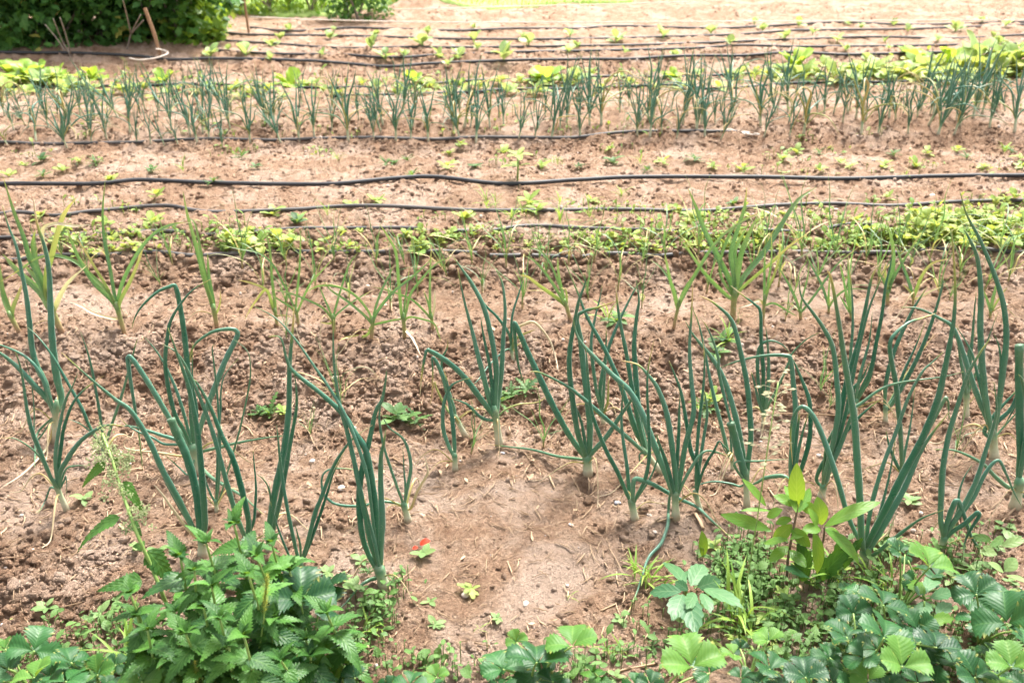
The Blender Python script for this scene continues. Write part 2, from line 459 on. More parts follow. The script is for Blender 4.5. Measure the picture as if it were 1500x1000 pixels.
M_STONE = plain('pale_stone', (.36, .29, .25), (.55, .47, .42), 50, .7, .3, .004)
M_STONEB = plain('grey_stone', (.24, .24, .27), (.42, .42, .46), 50, .7, .3, .004)
M_RED = leaf_mat('red_petal', (.55, .03, .012), (.75, .07, .03), (.8, .1, .04), .3, .5, vstr=0.)
M_ORANGE = leaf_mat('orange_petal', (.75, .18, .02), (.9, .33, .03), (.9, .35, .03), .3, .5, vstr=0.)
M_FLUFF = leaf_mat('pale_green_catkin', (.20, .28, .10), (.42, .46, .25), (.5, .55, .2), .3, .7, vstr=0.)
M_FOX = leaf_mat('foxtail_bristle', (.22, .30, .05), (.46, .46, .12), (.6, .6, .1), .4, .6, vstr=0.)
M_PETAL = plain('pale_seed', (.40, .40, .22), (.60, .58, .38), 40, .7)
# ---------------------------------------------------------------- traced plants
# header: kind | label | base px | junction px | neck width px ; then one leaf a line: width, look: points from the junction to the tip
# kind O round onion leaf, F flat strap leaf.  look g green, l light green, y yellowing, p dried pale, c cut-off tip, t grey-teal
TRACES = '''
O|tallest onion at the left edge, pale thick neck and two upright leaves|79,645|82,598|9
14 g:90,585 84,556 80,530 76,490 74,450 72,400 66,364 54,326 49,290
13 g:74,590 66,560 54,536 47,510 43,470 38,430 32,400 24,362 12,330 3,300
13 t:72,588 50,564 26,538 0,517 -30,500
7 g:70,574 56,542 34,520 0,505 -20,500
5 l:56,640 53,672 52,690
5 p:72,655 60,674 34,700 0,722
4 l:54,650 50,600 46,560 36,520
O|onion behind the flowering nettle with three thin crossing leaves|152,676|151,655|6
7 g:131,624 120,598 100,562 76,520 56,494 39,478
6 g:148,618 136,548 128,515 118,486
6 l:158,640 165,618 178,580 192,530 197,510 202,494
4 l:140,640 120,622 96,612
O|leaning onion with short neck left of the flowering nettle stalk|98,747|82,711|8
9 g:74,698 60,664 48,634 42,612 38,590 34,560 28,530 22,515
8 t:81,680 83,650 88,620 96,586 106,566 114,546
8 g:85,690 90,650 94,625 106,592 124,570 152,550
10 g:88,692 98,674 108,658 120,644 136,632 152,624 166,622 182,624
5 g:74,714 66,734 57,758
4 g:94,704 97,698 98,728
4 l:96,688 110,682 130,682
4 l:70,690 52,662 24,643 0,641
O|big onion with a snapped arching leaf and pale bulb, behind the nettles|291,692|284,658|15
11 g:281,620 280,590 275,540 270,490 264,450 257,420 248,420 230,428 210,446 198,464 193,482
9 g:268,628 256,606 247,570 242,530 245,495 250,470 264,446 282,425 308,409
11 g:290,640 300,606 312,574 330,528 344,500 348,488 340,482 318,484 302,491 286,504 279,520 278,545
12 g:266,636 248,612 228,578 208,546 194,526 187,524 191,556 198,600 204,640 210,694
7 g:276,630 262,582 250,552 238,528 226,510 212,494
8 t:262,646 236,637 214,630 190,624 170,624
6 g:264,652 240,650 222,640 202,632 186,622 174,610
7 l:300,660 326,654 350,648 390,641 432,636
7 l:296,684 310,704 326,714 356,732 372,746 388,760
6 p:268,668 246,665 224,662 200,660 184,656 182,648 190,638
5 l:278,700 262,684 240,664
6 g:288,600 282,560 282,500
O|small onion between the two big left clumps, white stub of a neck|318,750|316,735|6
5 g:318,690 320,640 323,600 324,570 330,548 350,524
5 g:321,700 322,640 318,576 313,530 311,510 314,504
5 g:308,722 302,706 300,690
4 l:325,720 340,668 352,626 364,570 367,540 362,514 340,495
O|sturdy onion with a cut blunt leaf, foot hidden by the nettle tops|297,812|296,788|14
13 g:284,775 262,732 238,688 218,644 192,602 168,584 132,554 90,516
16 c:292,760 286,712 272,664 262,642 250,613
13 g:300,770 298,728 294,676 288,624 276,566 260,520 246,480
8 p:280,780 258,752 238,724 226,710
5 g:274,762 250,720 236,690 232,660
O|two stout leaning onion leaves rising just behind the nettle tops|362,808|360,790|10
11 t:354,774 346,754 328,692 310,628 286,566 262,520 238,504
12 g:364,762 352,708 340,668 326,640 308,596 292,566 284,555
6 g:371,766 374,740 375,712 372,676 371,660
O|upright onion with twin dark leaves and a yellow band, right of the nettles|394,806|394,790|10
14 g:396,760 406,706 416,660 423,600 424,540 428,490 431,450
9 g:404,760 416,704 425,650 434,600 434,570 431,545
5 l:400,770 398,744 394,716 386,702 376,694
O|thin splayed onion standing right of the nettle patch|440,842|440,826|9
8 g:434,806 424,760 416,716 410,670 407,640 405,622
9 g:450,796 462,750 470,730 488,684 506,655 520,640 546,622
7 g:452,800 466,762 480,720 488,694 504,662
6 g:428,822 412,786 402,756 396,734
5 l:440,800 436,782 432,768
O|front onion with five thick upright leaves and swollen white foot|563,860|556,834|17
13 g:540,812 530,780 526,728 532,680 540,650 550,604 560,584 565,556 566,543
13 g:552,800 551,750 545,706 536,660 520,634 502,606 470,576 430,544 420,526 411,495 393,493
13 g:558,800 560,760 558,718 558,672 562,650 565,630
11 g:544,800 536,760 528,720 518,672 508,630 497,590 490,540 488,500 489,468
8 g:550,800 540,760 534,730
7 t:546,760 536,690 512,622 490,580 460,536 432,496 404,466 368,446
9 l:552,846 540,856 526,866 508,888 490,904
O|small onion with a looping grey leaf lying on bare soil|598,762|592,740|10
6 t:588,730 580,708 564,660 557,626 556,604 562,568 564,555
7 g:596,718 602,684 597,656 588,640 570,626 557,604
5 g:594,716 592,690 590,654
7 t:584,738 570,735 554,735 534,740 514,741 496,739 484,734 474,722 471,706 474,694 484,687 506,686 530,690 550,696
6 p:602,744 612,718 624,698 627,690 625,680 622,666
O|drooping onion with a folded-over leaf tip, white neck bent left|681,637|668,612|8
9 g:662,590 652,560 644,540 638,528 633,524 634,545 633,582
7 g:660,594 652,566 647,544 648,524 655,510 656,497
5 y:655,600 640,570 636,560 630,596
O|short bright green onion clump with two curved leaves on bare soil|667,688|666,668|8
9 g:656,650 649,626 650,592 658,570 668,560 694,552
9 g:665,640 662,610 658,586 655,560 650,540
O|spreading onion with a broad fan of five leaves behind the bare patch|732,654|725,606|11
11 g:718,590 708,550 700,520 692,486 680,440 670,392
11 g:726,572 726,530 712,460 694,420 678,396 664,376
10 g:730,584 735,540 737,498 740,456 736,416 726,394
8 g:722,584 718,540 708,490 704,464
12 g:712,594 700,578 680,552 656,530 630,514 624,516 618,548 615,582
7 g:706,612 684,592 660,583
4 y:740,600 760,592 790,588 812,570
O|thin yellow-green onion with a dried pale leaf, behind the folded onion|752,530|749,512|5
6 g:746,490 728,464 712,448 690,418 680,396
5 g:750,466 760,430 768,406
6 p:756,484 770,474 784,473 804,496 814,530 818,550
7 y:756,496 770,488 786,482
5 g:742,512 720,536 700,562 688,572
O|onion with fanned dark leaves beside the bare patch, one leaf folded|861,692|860,671|14
13 g:850,660 832,634 810,594 792,556 774,518 762,490 753,472 754,490 757,520 762,545 770,566
11 g:856,662 846,632 838,580 834,540 835,510 841,475 848,440 857,415 856,400
13 g:863,660 864,620 860,580 854,530 850,495 845,466 856,456 880,449 902,441
7 g:858,656 853,624 846,602 840,588
11 t:868,662 888,640 908,610 926,584 932,572
7 l:848,672 816,668 780,664 740,659 710,655
O|onion with its neck lying flat on the soil and tall twin leaves|969,692|945,662|9
9 t:930,650 900,624 880,606 850,580 828,564 792,546 776,544
11 g:938,620 934,586 930,530 929,500 933,460 936,440 932,410
10 g:938,630 932,600 926,570 918,520 908,470 904,440 902,414
12 g:942,650 932,632 918,590 906,556 886,512 860,464 846,428 826,380
7 l:950,664 938,664 938,676 948,680
O|slim onion in the middle with close upright leaves and yellow blade|885,620|881,602|7
7 g:874,574 868,530 866,500 872,464 878,440 882,418
8 g:879,572 884,540 892,508 908,468 930,424 943,408
6 g:884,580 886,540 888,500 888,476
5 y:890,590 891,566 892,552
O|onion with a long leaf folded down to the right across its neighbour|930,760|925,735|11
9 g:916,718 904,690 888,660 874,626 866,600 862,560 859,520 858,508
8 g:922,720 918,680 911,630 911,594 913,562
10 g:927,722 928,706 932,701 946,705 962,712 994,730 1020,748 1044,770 1060,784 1077,801
8 g:934,724 944,704 951,670 950,620 948,570 950,536 958,498
4 l:950,704 962,676 966,656 960,636
O|densest middle onion with six long leaves and one trailing on the ground|990,757|989,726|11
13 g:980,706 968,676 954,640 938,600 920,570 896,548 866,518 850,500 843,484 840,468
11 g:990,706 984,650 978,612 972,590 962,566 950,550 934,534 910,528
8 g:991,690 994,640 995,600 996,580
11 g:996,700 1004,652 1016,604 1013,560 1010,510 1013,460 1015,412
7 l:1000,708 1012,686 1024,668 1036,660 1056,664 1072,672
9 t:982,722 979,750 978,772 972,792 966,804 950,822 941,846 933,872 922,898 914,916
9 g:982,700 974,672 966,650 962,636
O|narrow onion right of the dense clump, slender white foot|1026,748|1019,724|8
9 g:1022,686 1012,660 1006,622 998,576 988,548 980,528
7 g:1020,680 1024,620 1030,570 1032,530 1030,500
7 g:1025,680 1031,640 1036,606 1033,580 1030,566
6 g:1026,700 1036,676 1046,660 1054,646 1062,660 1070,674
O|small onion half hidden behind the blunt-leaved onion|1073,688|1072,673|6
8 g:1066,660 1056,620 1048,590 1040,555 1032,512 1024,476 1014,450
5 g:1071,650 1070,636 1074,626
5 l:1068,662 1060,652 1054,646
O|onion with one blunt cut leaf and straight pale neck|1094,742|1093,698|9
15 c:1088,684 1082,664 1076,640 1070,619
11 g:1090,676 1082,630 1072,590 1060,554 1044,526 1028,506 1014,488 1004,470
11 g:1096,676 1100,640 1098,600 1094,560 1086,520 1076,480 1068,464 1056,452 1040,440 1024,433
6 t:1084,712 1070,708 1046,705 1026,709 1006,718
6 l:1076,678 1110,675 1156,672
6 t:1056,560 1052,524 1040,488 1026,464
O|slim onion with paired upright leaves, alone in the middle right|1119,623|1119,604|7
8 g:1118,580 1118,540 1115,500 1114,458 1106,446 1090,434 1070,418
8 g:1124,580 1126,545 1125,510 1122,480
6 g:1112,590 1104,556 1100,544
6 l:1124,596 1138,570 1154,534 1160,518 1180,498 1202,486
7 g:1111,560 1110,520 1116,504 1130,499 1146,505 1158,518
O|bunched onion with sharply folded tops behind the walnut seedling|1160,733|1162,712|9
10 t:1158,690 1161,640 1165,600 1162,560 1158,526 1152,521 1130,520 1100,524 1074,531 1056,538
10 g:1174,686 1186,640 1186,590 1176,560 1166,536 1159,522
8 g:1166,680 1174,640 1184,606
10 g:1164,660 1168,630 1172,600
9 l:1150,698 1124,699 1108,707 1098,716
O|tall dark onion clump with a crossed pair of leaves, right of centre|1203,728|1206,712|11
11 g:1212,680 1222,640 1228,600 1226,560 1220,510 1206,480 1190,457 1174,434 1170,406
12 g:1214,690 1228,620 1240,560 1258,500 1268,450 1278,404 1292,382
8 g:1212,700 1224,660 1240,600 1254,530 1270,462 1284,424 1304,380
11 g:1216,686 1232,650 1246,612 1254,590
7 l:1212,650 1240,606 1262,590 1290,570 1320,560 1380,552 1412,544
8 g:1196,700 1214,664 1250,620 1270,600 1290,584
O|large onion in the right corner with a tall leaning sheaf of leaves|1264,826|1268,806|17
14 t:1262,790 1260,740 1256,680 1252,620 1246,580 1236,520 1228,466 1218,410 1212,396
15 g:1276,786 1300,740 1324,692 1350,644 1372,590 1382,550 1392,500 1398,460 1399,410 1394,336
14 g:1282,790 1304,752 1326,712 1346,666 1366,634 1390,604
11 t:1244,760 1228,706 1210,652 1194,614 1180,597 1170,598 1161,614 1158,640 1161,680
9 g:1270,780 1278,734 1294,680 1312,634 1330,584 1350,546 1366,530 1382,515
7 g:1280,780 1292,740 1304,690 1312,640
9 l:1280,812 1300,796 1328,774 1352,758 1384,746
5 p:1300,780 1308,764 1314,746
8 l:1372,606 1388,586 1390,616
O|onion with bent and knotted leaves above the strawberry leaves|1378,806|1383,788|10
12 g:1378,760 1379,720 1382,680 1390,636 1404,590 1418,548 1436,516 1452,494
11 g:1392,772 1412,740 1430,704 1444,660 1456,622 1460,596 1456,560
11 g:1386,770 1394,746 1402,732 1410,748 1422,784 1434,812 1441,836
10 g:1396,778 1414,766 1432,750 1434,756 1422,775 1413,796 1409,838
9 t:1394,770 1424,732 1444,692 1462,674 1474,694 1486,722 1498,744
6 g:1402,750 1405,722 1412,700 1424,680
11 g:1388,766 1398,738 1402,732
O|tall onion at the right edge with a thick pale stalk|1457,672|1454,636|13
12 g:1462,600 1468,556 1474,500 1472,460 1466,430 1452,390 1434,348 1416,314 1406,280
13 g:1446,600 1440,550 1436,480 1437,430 1432,380 1420,350 1412,336
11 g:1446,614 1436,590 1422,552 1410,514 1396,480 1378,467 1346,452 1320,450
9 g:1442,632 1458,606 1478,584 1500,560
7 t:1462,590 1466,540 1464,510 1456,488
6 g:1430,540 1420,510 1400,476
9 g:1460,620 1480,600 1490,580 1484,600 1470,625
5 l:1466,630 1484,610 1496,596
O|white-necked onion standing left of the tall right-edge onion|1415,613|1416,574|9
8 g:1412,550 1406,520 1402,482
7 g:1420,540 1424,500 1427,460 1430,428
6 l:1424,560 1432,540 1444,506 1462,456
6 g:1417,540 1420,510 1430,486
O|blunt cut onion cropped by the right edge of the view|1487,742|1493,708|15
16 c:1495,670 1494,620 1493,560 1493,505
11 g:1500,660 1506,610 1498,560 1492,548
9 l:1478,714 1458,698 1438,678 1400,660 1366,658
7 g:1494,720 1500,736 1498,744
O|slanting dark onion among the middle right rows|1297,618|1297,598|7
9 g:1298,560 1308,520 1320,490 1336,456 1348,436 1358,420
9 g:1310,586 1336,540 1356,496 1370,456 1380,420 1382,406
6 y:1306,584 1324,554 1344,524 1368,490
7 g:1312,576 1326,540 1340,510 1356,470
O|onion with an s-curved leaf, right of the crossed clump|1321,704|1320,690|7
10 g:1320,650 1316,600 1312,560 1305,524 1304,502 1312,488 1332,472 1350,466 1370,459
7 g:1310,672 1302,650 1298,630
6 g:1326,660 1334,620 1340,570
O|slim dark onion behind the crossed clump|1252,606|1254,588|8
9 g:1262,570 1276,540 1284,500 1292,460 1297,420 1304,390 1308,362
7 g:1258,558 1268,520 1274,496 1278,456
7 g:1246,560 1246,520 1249,480 1248,430 1242,374
8 g:1250,570 1262,556 1274,530
6 l:1262,576 1274,556 1282,530
F|leek with broad grey blades and one yellow-tipped leaf|90,486|74,450|9
13 t:60,428 26,396 4,372
10 t:64,424 50,404 32,384
10 g:66,420 54,392 48,360 52,336
9 g:62,416 44,380 34,346 20,310 4,258
11 y:68,430 68,400 76,370 88,326 98,306 112,290
9 p:80,452 90,430 102,412 128,388
8 p:74,420 70,380 62,340 80,328 110,331 132,329
F|leek cropped by the left edge with a yellowing blade|28,486|15,462|7
11 g:8,444 2,420 -2,380
8 y:20,450 28,430 32,416
F|garlic plant with long arching blades on the left|183,491|172,452|7
8 g:166,442 140,416 120,386 106,356 98,332
6 l:160,430 126,396 104,380 76,374 52,380 28,396 0,413
7 g:168,436 160,390 152,350 150,310 154,264
7 g:174,436 184,404 208,362 232,338 256,328 282,326
7 y:176,442 192,410 204,380 214,344
5 y:158,424 140,394 126,370 110,346
5 p:172,467 140,460 118,448 104,443
F|garlic plant with blades held tightly upright|318,480|313,452|7
8 g:310,442 300,410 290,370 282,340 274,312 268,280
7 g:312,440 306,404 304,370
6 l:306,430 296,380 286,330 276,320
4 y:316,460 322,444 323,424
F|weak garlic plant with a folded yellow blade|406,478|403,456|5
6 l:402,440 398,410 394,360 382,330
6 y:400,450 390,424 372,444 358,468
5 y:396,436 388,423 366,414 348,410
F|spindly garlic plant with thin crossing blades|438,479|434,456|5
4 g:430,448 412,410 398,386 378,370 348,364 322,358
4 g:434,440 438,400 440,360 440,336
4 g:440,446 454,416 470,398 490,376
4 l:426,450 410,440 392,428
F|thin garlic plant with an arching leaf, left of centre|490,494|488,466|6
4 l:474,452 452,440 420,428 392,424
4 g:490,456 502,414 512,386 524,370
4 g:482,452 474,434 466,414
4 l:494,460 520,440 548,424
4 y:482,474 468,472
F|garlic plant with two arching side blades and a bare stalk|544,497|546,470|6
5 g:540,456 520,432 496,420 472,418 458,422 446,430
5 g:536,464 510,442 486,426 474,412
5 g:550,452 560,424 570,404 578,386
6 g:552,458 576,428 606,404 636,376
5 l:552,474 580,468 604,466
5 y:536,492 512,498 496,504
F|garlic plant with a hanging dried white blade|593,497|591,466|6
6 g:588,456 584,410 580,370 568,346 556,328
5 g:596,452 602,430 620,406 640,386 664,375
4 g:592,450 596,420 600,390
4 l:600,464 622,468 636,474 642,488 646,500
6 p:593,482 604,500 616,524
F|narrow garlic plant with straight thin blades and a pale dead leaf|634,483|632,464|5
5 g:630,456 630,410 632,358
4 g:622,456 602,438 570,426 546,420
4 p:636,450 637,424
4 g:628,446 620,424
F|yellowing garlic plant with left-leaning blades|836,469|828,444|6
7 y:816,436 790,418 774,406 760,402
6 g:822,436 800,402 782,382 768,374
6 g:824,430 818,400 817,376
4 y:830,436 828,424 822,421
4 l:822,426 808,390 796,372 782,364 762,366
F|garlic plant forked into two narrow bunches|986,483|994,446|5
7 g:988,430 982,410 978,390 974,372
5 g:990,434 984,416 968,392 952,380
7 g:1000,436 1020,400 1044,362 1072,334 1112,312
5 l:1000,430 1010,412 1026,394
F|biggest garlic plant with a wide fan of strap blades|1073,469|1076,430|9
10 g:1068,410 1050,374 1032,338 1020,306 1008,276
9 g:1074,404 1070,372 1080,336 1090,304 1094,274
10 g:1080,404 1086,370 1098,340 1110,316
8 g:1078,404 1076,370 1084,350 1100,322
10 g:1088,408 1120,368 1144,330 1168,294 1196,274
7 y:1088,420 1130,384 1154,362 1182,342
7 l:1064,432 1034,402 1014,374 996,348
6 l:1054,398 1064,352 1082,326 1110,312
F|thin garlic plant with an orange dried blade at its foot|1117,476|1120,440|5
5 g:1120,420 1120,390 1121,364
6 y:1126,422 1134,404 1142,374 1142,342
4 g:1134,444 1152,454 1168,464
5 p:1112,440 1098,446 1080,452
4 g:1124,420 1130,380 1130,340
F|slender garlic plant with a v of narrow blades, right of centre|1173,468|1172,456|5
5 g:1166,440 1156,418 1148,404 1138,386
5 g:1182,448 1200,424 1226,388 1260,360
4 g:1174,440 1182,410 1186,380
F|slender garlic plant with a low blade bent to the right|1214,459|1214,450|4
5 g:1208,430 1200,410 1188,388 1180,372
4 g:1214,430 1216,400
4 g:1222,438 1236,426 1250,423 1272,424
F|slender garlic plant of three straight thin blades|1247,468|1246,458|4
5 g:1240,430 1234,400 1230,384
5 g:1244,430 1243,400 1242,374
4 g:1238,446 1230,432
F|broad-bladed garlic plant before the bright leafy row|1300,446|1300,428|6
9 g:1304,414 1308,390 1308,360 1298,320
7 g:1308,410 1324,382 1350,340
6 l:1296,416 1290,404 1284,398
6 y:1298,412 1296,396 1298,384
F|forked garlic plant with a golden bent blade|1337,450|1338,434|4
6 g:1332,416 1322,388 1312,360
6 y:1344,420 1352,402 1366,386 1392,378
4 y:1332,426 1322,416
4 p:1346,436 1364,426 1390,416
F|small pale garlic plant near the right edge|1450,468|1451,456|4
6 l:1454,440 1458,424 1460,412
5 l:1446,440 1440,424
4 y:1458,446 1468,430 1476,420
'''
HOSES = [
 ('thick dark irrigation hose lying clear across the open soil', .0078, '-30,276 14,275 140,273 204,271 306,273 425,275 500,271 570,266 636,267 740,270 840,270 908,269 1000,265 1100,265 1238,265.5 1380,263 1500,261 1540,260'),
 ('drip hose just behind the garlic row, light scuffed top', .0068, '-30,322 27,316 80,317 136,314 238,308 309,309 425,309 500,309 568,310 690,309 772,309 900,310 1000,311 1044,310 1136,306 1220,304 1306,302 1400,300.5 1500,299 1540,299'),
 ('drip hose partly buried under the radish leaves', .0062, '-30,350 50,349 100,350 160,345 240,343 300,346 330,345 380,341 440,339 520,338 600,337 645,341 672,345 720,339 780,335 860,338 930,339 1000,342 1050,345 1110,341 1184,337 1240,334 1282,332'),
 ('drip hose along the crumbly edge of the garlic bed', .0068, '-30,382 20,381 80,380 160,378 220,376 280,377 340,376 400,373 480,371 580,372 680,372 720,377 780,376 840,377 900,376 960,374 1020,372 1100,369 1140,369 1220,372 1280,374 1330,370 1364,366 1392,364 1420,367 1480,371 1540,372'),
 ('drip hose along the near edge of the far onion bed, ending in a tied stub', .0070, '-40,213 0,213 68,212 136,211 204,211 306,207 391,203 432,206 500,204 560,204 636,206 700,204 772,203 840,202 908,199 1000,199 1040,196 1080,193'),
 ('half hidden hose through the far onion bed beside the lettuces', .0070, '-40,131 61,129 180,128 296,127 400,128 500,129 600,126 690,122 772,117 880,115 1000,112 1090,110 1170,108 1245,105 1320,105'),
 ('half hidden hose between the far onions and the leafy row', .0070, '480,143 560,141 690,139 738,134 847,131 930,129 1000,127 1034,131 1085,130 1150,127 1217,122 1300,121 1400,120'),
 ('hose passing the wooden stake below the currant bushes', .0082, '-50,78 0,80 60,80 119,82 204,87 255,91 340,92 420,94 500,97 570,97 636,97 738,93 840,92 920,91 1000,89 1085,84 1160,82 1238,81 1340,82 1442,80 1560,78'),
 ('nearest hose of the cabbage seedling plot', .0072, '316,75 400,79 500,82 570,83 636,82 738,79 840,78 1000,74 1085,71 1170,69 1340,70 1476,66 1560,65'),
 ('second hose of the cabbage seedling plot, counted from the near side', .0072, '311,61 400,66 500,70 600,71 670,70 840,70 1000,64 1136,60 1272,57.5 1400,56 1500,54 1560,53'),
 ('third hose of the cabbage seedling plot, counted from the near side', .0072, '314,47 357,54 425,57 500,54 590,57 670,59 840,58 1000,54 1090,50 1170,47 1340,44 1500,39 1560,37'),
 ('farthest hose of the cabbage seedling plot', .0072, '367,42 425,48 500,44 561,44 670,47 760,45 840,43 908,40 1000,42 1060,41 1136,39 1228,34 1340,37 1500,34 1560,33'),
]
FAR_ONIONS = {
 0: '35,630 155,610 270,620 290,640 395,620 460,600 590,620 510,510 560,500 610,500 650,620 710,630 770,630 850,620 900,600 820,580 960,640 1080,620 1065,530 1000,500 1140,470 1150,530 1210,615 1290,610 1355,590 1430,560 1300,460 20,500 60,560 110,540 250,500 310,550 210,550 380,480 180,480 740,560 680,520 920,540 -40,560 -60,620 1050,470 870,470 770,480',
 1: '30,610 130,550 180,540 75,520 235,610 300,600 375,610 140,600 240,440 320,500 510,600 440,500 480,520 530,550 580,610 640,550 700,540 765,600 790,490 830,480 835,590 905,600 900,520 960,460 1020,550 1030,600 1070,540 1120,540 1100,460 970,530 1200,490 1240,460 1275,590 1330,590 1380,580 1320,520 1445,600 1420,480 1470,540 20,480 160,470',
 2: '20,500 80,540 140,530 210,520 165,590 95,590 325,520 350,590 370,460 400,490 455,540 460,590 520,580 580,490 610,490 650,490 690,530 715,480 770,580 790,520 840,580 890,510 950,490 970,580 1025,480 1010,510 1100,580 1110,480 1180,520 1170,580 1250,510 1290,490 1320,560 1390,480 1430,570 1430,490 1060,540 1210,470 1260,450 1500,520 1530,570 1080,500 1140,500',
}
FAR_H = {0: (42, 84), 1: (48, 100), 2: (48, 106)}
CABBAGES = ('308,80,26 335,74,13 360,80,27 399,66,20 410,58,18 423,44,14 484,56,18 489,43,11 396,85,13 472,80,12 544,70,22 551,54,14 619,66,28 626,48,14 '
 '694,60,22 699,71,15 765,54,16 775,66,24 835,53,22 845,68,15 903,60,22 915,76,14 971,54,26 565,85,26 592,82,20 643,83,20 672,83,22 656,95,18 738,90,34 '
 '833,76,18 988,83,18 694,39,11 1042,48,22 1105,34,14 1117,44,14 1070,64,20 1150,56,18 1170,37,16 1190,48,16 1226,60,18 1243,34,12 1260,41,12 1238,73,16 1296,60,15 '
 '1302,70,12 1309,37,14 1330,44,14 1374,58,14 1399,44,22 1438,30,14 1472,37,18 1455,53,16 1462,65,20 1321,75,13 1493,68,14 1268,88,18')
LETTUCES = '50,122,34 20,112,24 85,118,26 135,118,20 240,124,20 425,128,27 608,124,25 672,126,12 800,121,28 1165,104,30 1342,92,24 1390,96,26 985,114,16'
WEEDS = ('14,258,1 61,235,0 34,241,1 92,250,1 116,235,1 141,240,2 224,250,0 269,250,3 163,263,1 313,268,2 354,231,2 374,245,0 576,238,0 604,260,2 655,245,1 697,243,0 675,218,1 '
 '792,245,1 816,238,3 847,245,0 899,238,0 938,238,3 972,238,1 894,218,1 1017,234,2 1044,245,1 1087,248,1 1146,234,1 1200,224,2 1200,250,1 1231,238,1 1245,245,1 1309,226,2 '
 '1357,224,1 1340,243,1 1401,221,1 1415,231,2 1493,234,1 1296,243,1 1480,222,0 515,300,1 775,300,1 580,612,0 595,618,0 612,616,2 748,580,2 770,575,2 730,590,2 396,610,2 380,606,0 '
 '415,604,1 905,470,0 890,470,3 1055,500,0 1065,505,3 1050,520,0 1032,600,2 1040,590,1 1020,600,3 60,318,1 1300,290,1')
SPROUTS = ('690,862,1 630,880,0 638,912,0 730,905,0 835,872,3 702,922,3 620,812,0 855,930,3 545,780,2 540,835,2 575,850,2 1330,735,0 123,730,0 200,800,0 232,806,0 70,888,0 '
 '130,905,0 150,900,0 170,880,0 18,905,1 955,945,2 920,950,2 1060,850,2 1020,900,0 1395,845,0 1460,800,0 1480,850,0 1290,800,0 1420,830,0 1330,800,0 910,905,0 530,820,0 '
 '900,990,0 860,965,2 500,850,0 520,860,0 480,835,0 560,905,2 540,930,2 1470,770,0')
STONES = '457,676,9,w 682,872,13,w 905,737,9,b 951,755,7,w 958,779,8,w 836,769,7,w 500,716,12,w 693,873,8,w 20,860,22,s 45,850,15,s 1408,393,9,s 1420,428,10,s 1365,288,10,w 1262,318,8,s 85,307,10,s 762,383,13,s 770,885,10,w 736,664,6,b 1170,705,7,w 490,555,11,w'
# ---------------------------------------------------------------- ground, lawn, loose soil
def build_ground():
    ex = np.array([.4, 1.5, 5, 20, 70])
    ey_f = np.array([10.8, 12, 15, 22, 40, 90]); ey_b = np.array([-25, -6, -1.5, -.2, .3])
    Y = np.r_[ey_b, gy, ey_f]
    rows = len(Y); n0 = len(ey_b)
    X = np.zeros((rows, NC+2*len(ex))); Z = np.zeros_like(X); A = np.zeros((rows, X.shape[1], 4))
    for i, y in enumerate(Y):
        w = W(min(max(y, Y0), 14))
        X[i] = np.r_[-(w+ex[::-1]), gu*w, w+ex]
    YY = np.repeat(Y[:, None], X.shape[1], 1)
    Z = macro(X, YY)
    Z[n0:n0+NR, len(ex):-len(ex)] = GZ
    A[..., 0] = .4
    # moist where the soil was freshly turned: its own property, not its shading
    A[n0:n0+NR, len(ex):-len(ex), 0] = np.clip(.05 + .36*CLOD*(.6+.8*fbm(GXX*5, GYY*5, 3, 70)) + .10*np.clip(L2*1.4-.5, -.3, .3), 0, 1)
    A[..., 3] = 1
    nc = X.shape[1]
    idx = np.arange(rows*nc).reshape(rows, nc)
    F = np.stack([idx[:-1, :-1], idx[:-1, 1:], idx[1:, 1:], idx[1:, :-1]], -1).reshape(-1, 4)
    V = np.stack([X, YY, Z], -1).reshape(-1, 3)
    o = put('ground', mesh_np('ground', V, F, A.reshape(-1, 4), True, M_SOIL)); tag(o, 'structure')

build_ground()

def ico(sub=1):
    import bmesh
    bm = bmesh.new(); bmesh.ops.create_icosphere(bm, subdivisions=sub, radius=1)
    V = np.array([v.co[:] for v in bm.verts]); F = np.array([[v.index for v in f.verts] for f in bm.faces]); bm.free()
    return V, F

